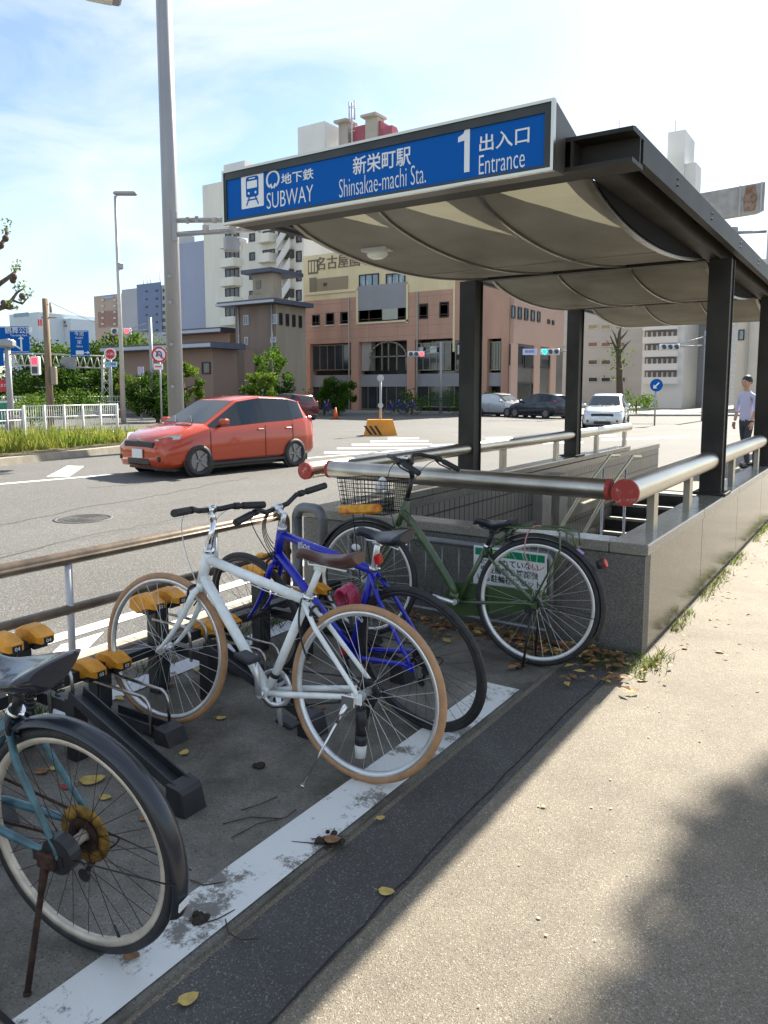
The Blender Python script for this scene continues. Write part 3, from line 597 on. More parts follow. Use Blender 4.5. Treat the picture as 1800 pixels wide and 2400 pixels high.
    for s in(-1,1):
        if c.get('barstyle')=='swept':
            P=[bc,bc+Vector((.02,.06*s,.0)),bc+Vector((.05,.13*s,.035)),bc+Vector((.03,.2*s,.04)),bc+Vector((-.06,hw*.93*s,.02)),bc+Vector((-.20,hw*s,-.045))]
        else: P=[bc,bc+Vector((0,.07*s,0)),bc+Vector((-back*.3,.12*s,rise)),bc+Vector((-back,hw*s,rise))]
        side[s]=P; m.tube(P,.0122,n=10)
    hb=B(m,'handlebar',c.get('barmat',M['blackmet']))
    for s in(-1,1):
        P=side[s]; e,d=P[-1],(P[-1]-P[-2]).normalized(); gl_=.115
        m=MB(); m.tube([e-d*gl_,e-d*(gl_-.004),e-d*.004,e+d*.003],[.0145,.0165,.0165,.0155],n=12); B(m,'grip',c.get('gripmat',M['rubber']),hb)
        m=MB(); k=e-d*(gl_+.03); fwd=Vector((1,0,-.35)).normalized(); m.tube([k,k+fwd*.025],.009,n=8); m.tube([k+fwd*.024,k+fwd*.04+d*.05,k+fwd*.032+d*.12],[.006,.005,.005],n=6); m.tube([k-d*.012,k+d*.012],.016,n=10); B(m,'brake_lever',c.get('levmat',M['black']),hb)
        m=MB(); m.tube(bez(k+fwd*.02,k+Vector((.16,-.05*s,-.06)),CR+Vector((.0,.012*s,.02)),8),.0024,n=5); B(m,'brake_cable',c.get('cabmat',M['black']))
    if c.get('bell'): m=MB(); m.sphere(bc+Vector((0,.06,.025)),.02,(1,1,.8),10,6); B(m,'bell',M['chrome'])
    # cranks, chainring, pedals
    ca=R(c.get('crank',80)); cl=.165; m=MB(); m.ring(BB+Vector((0,-.045,0)),(0,1,0),.075,0,n=40,prof=[(.012,-.002),(.012,.002),(-.012,.002),(-.012,-.002)])
    for k in range(5): a=2*math.pi*k/5; m.box(BB+Vector((.035*math.cos(a),-.045,.035*math.sin(a))),(.065,.004,.014),Matrix.Rotation(-a,3,'Y'))
    for s in(-1,1):
        a=ca if s>0 else ca+math.pi; e=Vector((math.cos(a),0,math.sin(a)))*cl
        m.tube([BB+Vector((0,.035*s,0)),BB+Vector((0,.06*s,0))],.016,n=12); m.tube([BB+Vector((0,.06*s,0)),BB+e+Vector((0,.068*s,0))],[.014,.010],n=8)
    cs=B(m,'crankset',c.get('crankmat',M['alu']))
    for s in(-1,1):
        a=ca if s>0 else ca+math.pi; e=BB+Vector((math.cos(a)*cl,.115*s,math.sin(a)*cl)); m=MB(); m.box(e,(.085,.075,.022),Matrix.Rotation(R(c.get('pedrot',20)),3,'Y'),.006); m.tube([e-Vector((0,.045*s,0)),e],.006,n=6); B(m,'pedal',M['black'],cs)
    # chain
    m=MB(); rc,rs=.075,c.get('cog',.042); y=-.045
    if c.get('chaincase'):
        for sgn in (1,): pass
        ring=[]
        for a in range(90,271,15): ring.append((RH.x+.055*math.cos(R(a)),RH.z+.055*math.sin(R(a))))
        for a in range(-90,91,15): ring.append((BB.x+.10*math.cos(R(a)),BB.z+.10*math.sin(R(a))))
        m.loft([[(a,-.035,b) for a,b in ring],[(a,-.06,b) for a,b in ring]]); B(m,'chain_guard',c['chaincase'])
    else:
        P=[]
        for a in range(75,286,15): P.append(RH+Vector((rs*math.cos(R(a)),y,rs*math.sin(R(a)))))
        for a in range(-85,86,15): P.append(BB+Vector(((rc+.01)*math.cos(R(a)),y,(rc+.01)*math.sin(R(a)))))
        m.tube(P,.0042,n=6,loop=True); B(m,'chain',c.get('chainmat',M['blackmet']))
        m=MB()
        for k in range(5): m.ring(RH+Vector((0,-.022-k*.005,0)),(0,1,0),.05-k*.0055,0,n=24,prof=[(.0,-.001),(.0,.001),(-.025,.001),(-.025,-.001)])
        B(m,'sprockets',c.get('cogmat',M['blackmet']))
    if c.get('derailleur'):
        m=MB(); d0=RH+Vector((-.012,-.055,-.035)); m.tube([d0,d0+Vector((.02,-.005,-.05))],.010,n=8); m.tube([d0+Vector((.02,0,-.05)),d0+Vector((.05,0,-.11))],.008,n=8)
        m.disc(d0+Vector((.02,.01,-.05)),(0,1,0),.02,.006,14); m.disc(d0+Vector((.05,.01,-.11)),(0,1,0),.02,.006,14); m.tube(bez(d0+Vector((.0,0,.02)),d0+Vector((-.14,-.0,.06)),d0+Vector((-.02,-.01,-.03)),10),.0028,n=6); B(m,'derailleur',M['blackmet'])
    # brakes
    def caliper(p,ang,mt):
        m=MB(); 
        for s in(-1,1): m.tube(bez(p+Vector((0,0,.02)),p+Vector((0,.05*s,.015)),p+Vector((0,.028*s,-.035)),6),.006,n=6); m.box(p+Vector((0,.018*s,-.035)),(.05,.01,.012))
        B(m,'brake',mt)
    caliper(Vector((CR.x+.035,0,CR.z-.0)),0,c.get('brakemat',M['blackmet']))
    dr=(SJ-RH).normalized(); caliper(RH+dr*(WR+.03),0,c.get('brakemat',M['blackmet']))
    # mudguards
    fd=c.get('fender')
    if fd:
        for (h,a0,a1,mt,wdt) in fd:
            hubp=RH if h=='r' else FH; m=MB(); pr=[(.004,-wdt),(.016,-wdt*.6),(.02,0),(.016,wdt*.6),(.004,wdt),(.001,wdt),(.013,wdt*.58),(.016,0),(.013,-wdt*.58),(.001,-wdt)]
            m.ring(hubp,(0,-1,0),WR+.008,0,n=30,a0=a0,a1=a1,prof=pr,start=(1,0,0)); f=B(m,'mudguard',mt)
            m=MB(); e=hubp+Vector(((WR+.02)*math.cos(R(a1-18 if h=='r' else a0+18)),0,(WR+.02)*math.sin(R(a1-18 if h=='r' else a0+18))))
            for s in(-1,1): m.tube([hubp+Vector((0,.064*s,0)),e+Vector((0,.03*s,0))],.0022,n=5)
            B(m,'mudguard_stay',c.get('staymat',M['blackmet']),f)
    if c.get('kick')=='side':
        k=c['kickfoot']; m=MB(); p=RH+Vector((.04,.07,-.03)); inv=rot.transposed(); g=inv@(Vector((k[0],k[1],.016))-Vector((r[0],r[1],.014)))
        m.tube([p,p+(g-p)*.22],[.012,.009],n=8); m.tube([p+(g-p)*.2,g],c.get('kickr',.0055),n=8); m.tube([g-(g-p).normalized()*.004,g+(g-p).normalized()*.003],.010,n=8); m.box(p+Vector((-.01,0,.015)),(.06,.02,.045),None,.004)
        B(m,'kickstand',c.get('kickmat',M['chrome']))
    elif c.get('kick')=='centre':
        m=MB(); 
        for s in(-1,1): m.tube([RH+Vector((0,.07*s,-.02)),RH+Vector((.03,.1*s,-WR+.01)),],.007,n=8); m.tube([RH+Vector((.03,.1*s,-WR+.01)),RH+Vector((.06,.11*s,-WR+.004))],.007,n=6)
        m.tube([RH+Vector((.03,-.1,-WR+.03)),RH+Vector((.03,.1,-WR+.03))],.006,n=6); B(m,'kickstand',M['blackmet'])
    if 'extra' in c: c['extra'](t,B,RH,FH,BB,HB,HT,SJ,sa)
    return t
# white
def ex_white(t,B,RH,FH,BB,HB,HT,SJ,sa):
    m=MB(); m.tube([RH+Vector((0,.03,-.05)),RH+Vector((.01,.0,-.16))],[.02,.024],n=12); m.tube([RH+Vector((.01,0,-.16)),RH+Vector((.012,0,-.2))],[.026,.024],n=14); B(m,'rear_light',M['black'])
    m=MB(); m.tube([RH+Vector((.012,0,-.2)),RH+Vector((.013,0,-.25))],[.024,.021],n=14); B(m,'clear_lens',mat('clear_lens',(.6,.6,.57),.2))
    m=MB(); 
    for i in range(5): m.tube(bez(HT.lerp(SJ,.15+.0*i)+Vector((0,.014,-.03)),HT.lerp(SJ,.5)+Vector((0,.02,-.055)),HT.lerp(SJ,.86)+Vector((0,.015,-.03)),8),.0022,n=5) if i==0 else None
    B(m,'cable_housing',M['whitep'])
    m=MB(); m.tube([BB.lerp(SJ,.16)+Vector((0,-.0,0)),BB.lerp(SJ,.20)],.0205,n=12); B(m,'front_mech_clamp',M['blackmet'])
    m=MB(); 
    m.tube(bez(SJ+Vector((.015,.018,.0)),BB.lerp(SJ,.6)+Vector((-.03,.03,.05)),BB.lerp(SJ,.55)+Vector((-.12,.04,-.05)),8),.0045,n=6); B(m,'brake_hose',M['blackmet'])
W=(-1.593,2.256)
wy=180+4.2
bike('bicycle','white city bicycle with tan gum tyres and a brown leather saddle',W,-4,wy,dict(wr=.342,rim=.318,wb=1.044,bb=(.462,.262),htb=(.836,.672),htt=(.802,.80),stj=(.279,.672),spt=(.225,.80),sad=(.185,.862),sadlen=.29,sadw=.07,
 stem=(.775,.945),bar=(.80,.985),hw=.28,back=.07,rise=.01,paint=M['white'],rimmat=M['alu'],tyre=M['gum'],sadmat=M['brown'],tr=.0205,steer=4,crank=83,pedrot=-14,kick='side',kickfoot=(-1.76,2.10),kickr=.0045,postmat=M['white'],stemmat=M['chrome'],
 spokeref=1,refang=(0,2.1),barmat=M['blackmet'],brakemat=M['blackmet'],derailleur=1,cabmat=M['whitep'],extra=ex_white,spokes=32,ttk=1.0))
# blue
def ex_blue(t,B,RH,FH,BB,HB,HT,SJ,sa):
    m=MB(); c=Vector((.315,.055,.60)); P=[]
    for i in range(90):
        a=i*.38; P.append(c+Vector((.038*math.cos(a)*(1+.08*math.sin(i*.7)),-.035+.075*i/90,.05*math.sin(a)*(1+.06*math.cos(i*.5)))))
    m.tube(P,.0085,n=7); B(m,'coil_lock',M['pink'])
    m=MB(); m.box(BB+Vector((-.01,.06,.045)),(.02,.03,.055),None,.006); B(m,'pedal_reflector',M['red'])
    m=MB(); p=SJ+Vector((-.035,.0,.05)); m.box(p,(.03,.035,.05),None,.008); B(m,'rear_reflector',M['red'])
    m=MB()
    for i in range(4): m.tube(bez(HT+Vector((.03+.01*i,.02-.01*i,.10)),HT+Vector((.13+.02*i,.03,.0)),HT.lerp(HB,.5)+Vector((.02,.02,-.03*i)),8),.0023,n=5)
    B(m,'cable_loop',M['black'])
    m=MB(); m.box(HB+Vector((.09,.02,-.0)),(.05,.035,.02),None,.006); B(m,'front_reflector',M['yellow'])
bike('bicycle','blue flat-bar hybrid bicycle with a coiled pink lock on its seat tube',(-1.616,2.787),11,174.1,dict(wr=.342,rim=.318,wb=1.059,bb=(.395,.285),htb=(.812,.70),htt=(.745,.85),stj=(.19,.735),spt=(.145,.865),sad=(.112,.915),sadlen=.285,sadw=.075,
 stem=(.71,.935),bar=(.755,.955),hw=.29,back=.05,rise=.03,paint=M['blue'],rimmat=mat('dark_rim',(.06,.06,.065),.4,.6,.1),tyre=M['rubber'],sadmat=M['blacksad'],tr=.020,crank=250,spokemat=M['dspoke'],derailleur=1,crankmat=M['blackmet'],
 texts=[('gios',.30,.05,'top'),('gios',.5,.05,'seat'),('gios',.52,.055,'down')],extra=ex_blue,ttk=.95))
# green
def ex_green(t,B,RH,FH,BB,HB,HT,SJ,sa):
    # front basket
    m=MB(); bx0,bx1,z0,z1=.875,1.205,.765,.965
    def rg(z,k): 
        w0=.155-.02*(1-k); a,b=bx0+.015*(1-k),bx1-.03*(1-k); return [(a,-w0,z),(b,-w0,z),(b,w0,z),(a,w0,z)]
    for k in range(9):
        kk=k/8; z=z0+(z1-z0)*kk; P=rg(z,kk); m.tube(P,.004 if k in(0,8) else .002,n=5,loop=True)
    lo,hi=rg(z0,0),rg(z1,1)
    for e in range(4):
        for k in range(12):
            f=k/12; m.tube([Vector(lo[e]).lerp(Vector(lo[(e+1)%4]),f),Vector(hi[e]).lerp(Vector(hi[(e+1)%4]),f)],.002,n=4)
    for k in range(1,12): 
        f=k/12; m.tube([Vector(lo[0]).lerp(Vector(lo[1]),f),Vector(lo[3]).lerp(Vector(lo[2]),f)],.0015,n=4)
    m.tube([(1.15,-.06,z0),(FH.x,-.07,FH.z)],.0035,n=6); m.tube([(1.15,.06,z0),(FH.x,.07,FH.z)],.0035,n=6)
    bk=B(m,'basket',mat('black_wire',(.012,.011,.01),.5,0,.2,20,spec=.3))
    m=MB(); m.box((1.045,.145,.79),(.28,.05,.055),Matrix.Rotation(R(6),3,'Y'),.012); B(m,'yellow_strap_bundle',mat('orange_yellow_strap',(.75,.38,.02),.35,0,0,26,.1,col2=(.6,.12,.01)),bk)
    m=MB(); m.sphere((.93,.09,.95),.03,(1,.8,1.2),8,6); m.sphere((.945,.10,.915),.025,(1.1,.8,1),8,6); m.sphere((.91,.10,.93),.018,(1,1,1),8,6); B(m,'white_bag_knot',M['whitep'],bk)
    # rear carrier
    m=MB(); zc=.752
    for s in(-1,1):
        m.tube([(.25,.03*s,.70),(.19,.06*s,zc),(-.14,.065*s,zc+.012),(-.2,.06*s,zc-.01),(-.215,.045*s,zc-.08)],.0055,n=7)
        m.tube([(-.13,.065*s,zc),(-.14,.067*s,zc-.09),(RH.x,.068*s,RH.z+.01)],.0055,n=7); m.tube([(.12,.06*s,zc),(.27,.02*s,.62)],.005,n=6)
    for x in(.15,.0,-.12): m.tube([(x,-.062,zc+.004),(x,.062,zc+.004)],.0045,n=6)
    m.tube([(.17,0,zc+.004),(-.2,0,zc+.004)],.0045,n=6); m.tube([(-.215,-.045,zc-.08),(-.215,.045,zc-.08)],.005,n=6)
    B(m,'rear_carrier',M['green'])
    m=MB(); m.tube(bez((-.02,.03,zc+.02),(.06,.075,zc+.03),(.05,.08,.62),8)+bez((.05,.08,.62),(.0,.09,.5),(-.06,.08,.56),6)[1:],.004,n=6); B(m,'cable_lock',mat('pink_cable',(.45,.2,.2),.3))
    m=MB(); a=R(143); p=RH+Vector((math.cos(a)*.40,0,math.sin(a)*.40)); m.tube([p,p+Vector((-.035,0,.012))],[.024,.028],n=12); tl_=B(m,'tail_lamp',M['black']); m=MB(); m.tube([p+Vector((-.035,0,.012)),p+Vector((-.045,0,.016))],[.027,.02],n=12); B(m,'red_lens',M['red'],tl_)
    m=MB(); a=R(126); p=RH+Vector((math.cos(a)*.378,0,math.sin(a)*.378)); m.box(p,(.055,.03,.006),Matrix.Rotation(-(a-R(90)),3,'Y')); B(m,'registration_sticker',mat('lilac_sticker',(.35,.28,.6),.4))
    m=MB(); m.disc(RH+Vector((0,.045,0)),(0,1,0),.035,.03,16); m.disc(RH+Vector((.02,.075,-.03)),(0,1,0),.02,.02,12); B(m,'band_brake',M['black'])
bike('bicycle','olive green bicycle with a wire front basket and rear carrier, beside the granite wall',(-1.524,3.787),-3,184,dict(wr=.350,rim=.322,wb=1.076,bb=(.462,.295),htb=(.865,.70),htt=(.812,.85),stj=(.30,.62),spt=(.262,.715),sad=(.255,.778),sadlen=.24,sadw=.085,
 stem=(.775,.99),bar=(.80,1.075),hw=.27,paint=M['green'],rimmat=mat('silver_rim',(.82,.82,.80),.35,.5,.05,20),tyre=M['rubber'],sadmat=M['blacksad'],tr=.0165,style='curve',barstyle='swept',stemmat=M['blackmet'],postmat=M['blackmet'],crank=10,
 kick='centre',chaincase=M['green'],fender=[('r',60,205,M['rubber'],.024),('f',15,135,M['rubber'],.022)],spokeref=1,refang=(5.5,1.2),texts=[('ENTINO',.5,.055,'curve')],textmat=mat('dark_green_letters',(.02,.035,.015),.4),extra=ex_green,springs=1,bell=1,spokes=36))
# teal
def ex_teal(t,B,RH,FH,BB,HB,HT,SJ,sa):
    m=MB(); m.ring(RH+Vector((0,-.03,0)),(0,1,0),.06,0,n=30,prof=[(.022,-.002),(.022,.002),(-.03,.002),(-.03,-.002)]); B(m,'spoke_protector',M['brass'])
    m=MB(); m.disc(RH+Vector((0,.05,0)),(0,1,0),.05,.035,20); m.box(RH+Vector((.03,.06,-.01)),(.10,.02,.03)); B(m,'band_brake',M['black'])
    m=MB(); a=R(192); p=RH+Vector((math.cos(a)*.352,.0,math.sin(a)*.352)); m.box(p+Vector((-.002,.012,0)),(.004,.035,.022),Matrix.Rotation(R(-12),3,'Y')); B(m,'maker_plate',M['signwhite'])
    m=MB(); m.tube([(.22,.045,.356-.03),(.236,.047,.356-.028)],.0145,n=12); B(m,'clip',M['alu'])
bike('bicycle','old teal bicycle with a dark mudguard and rusty kickstand, cut off at the left edge',(-1.70,1.135),5,190,dict(wr=.322,rim=.297,wb=1.06,bb=(.42,.345),htb=(.84,.66),htt=(.80,.82),stj=(.165,.655),spt=(.135,.72),sad=(.135,.805),sadlen=.28,sadw=.108,saddp=.07,
 stem=(.77,.93),bar=(.78,1.0),hw=.26,paint=M['teal'],rimmat=M['dirtyrim'],tyre=M['rubber'],sadmat=mat('glossy_black_saddle',(.022,.024,.032),.2,0,.1,10,coat=.4),tr=.020,style='curve',barstyle='swept',crank=190,spokemat=M['rust'],cogmat=M['rust'],chainmat=M['rust'],
 kick='side',kickfoot=(-1.69,.95),kickmat=M['rust'],kickr=.008,fender=[('r',50,200,mat('dark_mudguard',(.022,.026,.034),.3,0,.1,10,coat=.2),.030)],extra=ex_teal,springs=1,postmat=M['blackmet'],derailleur=1,valve=4.3))
# ================================================================ BICYCLE RACK UNITS
def rack(y,high,num,lab,tray_to=None,foot=None):
    z=.47 if high else .245; x=-2.95
    t=thing('bicycle_rack',(x,y,.012),lab,'bicycle rack','bicycle rack units with orange-yellow lock heads')
    m=MB(); m.bb(x-.035,x+.035,y-.035,y+.035,.012,z,.004); m.bb(x+.0352,x+.05,y-.03,y+.03,.06,z-.03); m.build('post',M['charc'],t)
    for s,lb in((-1,1),(1,0)):
        m=MB(); yc=y+s*.068
        prof=[(-.125,-.055),(-.115,.02),(-.05,.055),(.03,.055),(.115,.012),(.118,-.03),(.06,-.032),(-.05,-.085)]
        rings=[]
        for yy,k in((yc-.042,.80),(yc-.032,.97),(yc+.028,.97),(yc+.04,.78)): rings.append([(x+.02+a*k*.82,yy,z+.018+b*k*.7) for a,b in prof])
        m.loft(rings,True,True); h=m.build('lock_head',M['yellow'],t)
        m=MB(); m.bb(x+.108,x+.1165,yc-.019,yc+.019,z-.006,z+.022); m.build('number_plate',M['black'],h)
        text(num,.023,frame((x+.1172,yc,z+.008),(0,1,0),(0,0,1)),M['signwhite'],h,ext=.0005)
        m=MB(); m.bb(x-.02,x+.06,yc-.03,yc+.03,z-.035,z-.003); m.build('lock_bracket',M['black'],t)
    m=MB(); hz_,hx_,hb_=(.40,.24,.24) if high else (.20,.36,.05)
    for s in(-1,1): m.tube([(x+.03,y+s*.05,hz_),(x+hx_,y+s*.05,hz_)]+arc((x+hx_,y+s*.05,hz_-.05),.05,80,0,5)+[(x+hx_+.055,y+s*.05,hb_)],.0075,n=8)
    m.build('wheel_guide',M['steel'],t)
    if high: p0,p1=Vector((x+.28,y+.07,.27)),Vector((x+.93,y+.05,.07))
    else: p0,p1=Vector((x+.09,y,.035)),Vector((x+.47,y,.035))
    if tray_to: p0,p1=Vector(tray_to[0]),Vector(tray_to[1])
    d=(p1-p0).normalized(); n=Vector((0,1,0)); up=d.cross(n).normalized(); up=up if up.z>0 else -up; sd=d.cross(up)
    def sec(p): return [p+sd*a+up*b for a,b in((-.036,.0),(.036,0),(.036,.038),(.029,.038),(.029,.007),(-.029,.007),(-.029,.038),(-.036,.038))]
    m=MB(); m.loft([sec(p0),sec(p1)],True,True); m.build('wheel_channel',M['charc'],t)
    m=MB(); q=p1; m.loft([[ (q.x-.03,q.y-.055,.013),(q.x-.03,q.y+.055,.013),(q.x-.03,q.y+.055,q.z+.045),(q.x-.03,q.y-.055,q.z+.045)],[(q.x+.035,q.y-.055,.013),(q.x+.035,q.y+.055,.013),(q.x+.03,q.y+.05,q.z+.035),(q.x+.03,q.y-.05,q.z+.035)],[(q.x+.06,q.y-.05,.013),(q.x+.06,q.y+.05,.013),(q.x+.045,q.y+.045,q.z+.02),(q.x+.045,q.y-.045,q.z+.02)]]); m.build('foot',M['black'],t)
    m=MB(); m.box((x-.02,y+.17,.235),(.07,.30,.05)) ; m.build('cross_arm',M['charc'],t)
    if high: m=MB(); m.bb(p0.x-.03,p0.x+.03,p0.y-.03,p0.y+.03,.013,p0.z-.002); m.bb(x+.036,p0.x-.03,p0.y-.02,p0.y+.02,p0.z-.07,p0.z-.02); m.build('channel_prop',M['black'],t)
    return t
rack(1.70,True,'04','tall rack unit beside the teal bicycle saddle, its dark sloping wheel channel lying bare')
rack(2.08,False,'03','low rack unit marked 03 between the teal bicycle saddle and the white bicycle wheel')
rack(2.42,True,'02','tall rack post marked 02 standing behind the white bicycle front wheel')
rack(2.80,False,'01','low rack unit seen between the white bicycle wheel and its down tube')
rack(3.16,True,'06','tall rack post behind the blue bicycle front wheel')
rack(3.60,False,'05','low rack unit seen beyond the blue bicycle down tube, farthest of the rack')
rack(1.32,False,'07','low rack unit whose channel lies under the teal bicycle wheel')
# ================================================================ GUARD RAIL
g=thing('guard_rail',(-3.5,2,0),'brown pipe guard rail between the bicycle parking and the road','guard rail')
def gp(px,py): return PX(px,py,-3.45)
a=PX(0,1232,-3.45); b=PX(440,1148,-3.45); d=(b-a)/(b.y-a.y)
def line(y,p,dd): return p+dd*(y-p.y)
zt=(a.z+b.z)/2
for zz in (zt,.385,.06+.02):
    m=MB(); m.tube([(-3.45,-1,zz),(-3.45,4.0,zz)] if zz!=zt else [(-3.45,-1,zz),(-3.45,3.9,zz)]+arc((-3.45,3.9,zz-.06),.06,90,0,5,'yz')+[(-3.45,3.96,.02)],.036 if zz==zt else .026,n=16); m.build('rail',M['railb'],g)
for y in (-.1,.95,2.28,3.3): 
    m=MB(); m.tube([(-3.45,y,0),(-3.45,y,zt-.02)],.019,n=12); m.build('post',M['lgrey'],g)
# grey pipe arch and pipe barrier in front of the wall
t=thing('pipe_arch',(-3.15,3.95,0),'thick dark grey pipe arch at the wall corner behind the blue bicycle','bollard')
m=MB(); ya=3.95; xl,xr_=PY(642,1150,ya).x,PY(696,1150,ya).x; zt2=PY(670,1098,ya).z
m.tube([(xl,ya,0),(xl,ya,zt2-.07)]+arc((xl+.07,ya,zt2-.07),.07,180,90,6)+arc((xr_-.07,ya,zt2-.07),.07,90,0,6)+[(xr_,ya,0)],.036,n=16); m.build('pipe',mat('pipe_grey',(.16,.165,.17),.45,.4,.2,8),t)
t=thing('pipe_barrier',(-2.5,4.15,0),'grey pipe barrier with thin upright bars standing in front of the wall','barrier')
x0,x1=PY(757,1180,4.15).x,PY(1190,1200,4.15).x; zt3=.555
m=MB(); m.tube([(x0,4.15,.02),(x0,4.15,zt3-.05)]+arc((x0+.05,4.15,zt3-.05),.05,180,90,5)+arc((x1-.05,4.15,zt3-.05),.05,90,0,5)+[(x1,4.15,.02)],.02,n=12); m.tube([(x0,4.15,.1),(x1,4.15,.1)],.014,n=8); m.build('frame',mat('barrier_grey',(.22,.23,.24),.4,.6,.15,9),t)
k=12
for i in range(1,k):
    m=MB(); x=x0+(x1-x0)*i/k; m.tube([(x,4.15,.1),(x,4.15,zt3)],.0065,n=6); m.build('bar',MATS['barrier_grey'],t)
# notice board
t=thing('notice_board',(-1.8,4.1,.1),'white notice board with a green heading hung on the pipe barrier behind the green bicycle','notice board')
p=PY(1022,1178,4.11); q=PY(1178,1292,4.11); x0,x1,z1,z0=p.x,q.x,p.z-.0,q.z-.02
m=MB(); m.bb(x0,x1,4.118,4.124,z0,z1,.002); m.build('board',M['signwhite'],t)
m=MB(); hz=z1-.055; m.bb(x0+.012,x1-.012,4.1165,4.118,hz,z1-.012); m.build('heading',mat('heading_green',(.0,.22,.11),.4),t)
text('お願い',.04,frame((x0+.28*(x1-x0)+.05,4.1155,(hz+z1-.012)/2),(1,0,0),(0,0,1)),mat('heading_yellow',(.7,.65,.1),.4),t,ext=.0005)
BK=mat('ink',(.02,.02,.025),.5)
for i,s in enumerate(('使用されていない','空駐輪機を確認後','いる駐輪機にセット')):
    text(s,(x1-x0)*.10,frame(((x0+x1)/2,4.1172,hz-.035-i*.052),(1,0,0),(0,0,1)),BK,t,ext=.0005,bold=.0006)
m=MB()
for x in (x0+.03,x1-.03): m.tube([(x,4.13,z1-.03),(x,4.15,zt3-.005)],.003,n=5)
m.build('tie',M['blackmet'],t)
# ================================================================ CARS
def car(px,py,yaw,paint,label,loc=None,group='cars in the junction',kind='car',plate=None):
    p=loc or G(px,py,-.1); rot=Matrix.Rotation(R(yaw),3,'Z')   # local +x = nose
    t=thing(kind,(p[0],p[1],-.098),label,'car',group,rot)
    # stations: x, zbottom, halfwidth low, zbelt, halfwidth belt, ztop, halfwidth top
    S=[(2.02,.30,.50,.52,.52,.60,.30),(1.96,.20,.70,.58,.70,.70,.50),(1.80,.18,.80,.68,.78,.80,.62),(1.45,.20,.845,.80,.82,.90,.68),(1.08,.2,.85,.895,.83,.975,.70),(.98,.2,.85,.905,.833,1.0,.70),
       (.20,.2,.85,.94,.84,1.42,.60),(.10,.2,.85,.945,.84,1.45,.60),(-.42,.2,.85,.975,.84,1.515,.605),(-.50,.2,.85,.977,.84,1.515,.605),(-1.15,.2,.85,1.0,.83,1.49,.59),(-1.25,.2,.85,1.01,.83,1.48,.585),(-1.58,.22,.84,1.04,.80,1.42,.56),(-1.66,.24,.83,1.05,.78,1.37,.54),(-1.86,.28,.80,1.0,.76,1.06,.52),(-1.92,.36,.72,.84,.72,.90,.5)]
    rings=[]
    for x,zb,wl,zb2,wb_,zt,wt in S:
        half=[(0,zb),(wl*.9,zb),(wl,zb+.10),(wl+.005,(zb+zb2)*.52),(wb_,zb2-.03),(wb_-.015,zb2),(wt+.035,zt-.045),(wt-.05,zt-.008),(0,zt)]
        rings.append([Vector((x,y,z)) for y,z in half]+[Vector((x,-y,z)) for y,z in reversed(half[1:-1])])
    def cmr(p0,p1,p2,p3,t): return .5*((2*p1)+(p2-p0)*t+(2*p0-5*p1+4*p2-p3)*t*t+(3*p1-p0-3*p2+p3)*t**3)
    RS_=[];AI=[]
    for a in range(len(rings)-1):
        for q in range(3):
            t_=q/3; RS_.append([ (cmr(rings[max(a-1,0)][k],rings[a][k],rings[a+1][k],rings[min(a+2,len(rings)-1)][k],t_)*.6+rings[a][k].lerp(rings[a+1][k],t_)*.4) for k in range(len(rings[0]))]); AI.append(a)
    RS_.append(rings[-1]); rings=RS_
    n=len(rings[0]); m=MB(); gs=MB(); i0=0
    for a_ in range(len(rings)-1):
        a=AI[a_]
        for k in range(n):
            k2=(k+1)%n; q=[rings[a_][k],rings[a_][k2],rings[a_+1][k2],rings[a_+1][k]]
            side=k in(5,9); top=k in(6,7,8,) or (k==7) ; sidew=side and a in(6,8,9,10) or side and a==5 or side and a==11
            ws=k in(7,8) and a==5 or k in (7,8) and a==13
            m.quad(*q,smooth=True)
            if (side and a in(5,6,7,8,9,10,11)) or ws:
                c=(q[0]+q[1]+q[2]+q[3])/4; nn=(q[2]-q[0]).cross(q[3]-q[1]).normalized(); 
                if nn.dot(Vector((0,0,.8))-Vector((0,0,0))+Vector((0,c.y,0)))<0: nn=-nn
                gs.quad(*[v+nn*.004 for v in q],smooth=True)
    for r_,rev in ((rings[0],1),(rings[-1],0)): m.poly(r_ if not rev else list(reversed(r_)))
    m.sm=[True]*len(m.sm)
    bm=m.build('body',paint,t,world=False)
    mod=bpy.data.meshes[bm.data.name]; b=bmesh.new(); b.from_mesh(mod); bmesh.ops.remove_doubles(b,verts=b.verts,dist=.001); bmesh.ops.recalc_face_normals(b,faces=b.faces); b.to_mesh(mod); b.free()
    gs.build('window_glass',mat('car_glass',(.012,.018,.022),.04,0,0,spec=.6),t,world=False)
    for sx_ in(1.27,-1.24):
        for s in(-1,1):
            m=MB(); c=Vector((sx_,.80*s,.30)); m.ring(c,(0,1,0),.255,0,n=28,prof=[(.045,-.08),(.045,.08),(-.05,.085),(-.05,-.085)]); wl=m.build('wheel',M['rubber'],t,world=False)
            m=MB(); m.tube([c-Vector((0,.07,0)),c+Vector((0,.055*s,0))],.2,n=20,smooth=False)
            for k in range(5): a=2*math.pi*k/5; m.box(c+Vector((.1*math.cos(a),.068*s,.1*math.sin(a))),(.2,.02,.05),Matrix.Rotation(-a,3,'Y'))
            m.build('rim',mat('wheel_trim',(.25,.25,.26),.35,.7),wl,world=False)
            m=MB(); m.ring(c+Vector((0,.058*s,0)),(0,1,0),.335,0,n=26,a0=0,a1=180,prof=[(.02,-.01),(.02,.004),(-.045,.004),(-.045,-.01)],start=(1,0,0) ); m.build('wheel_arch',M['black'],t,world=False)
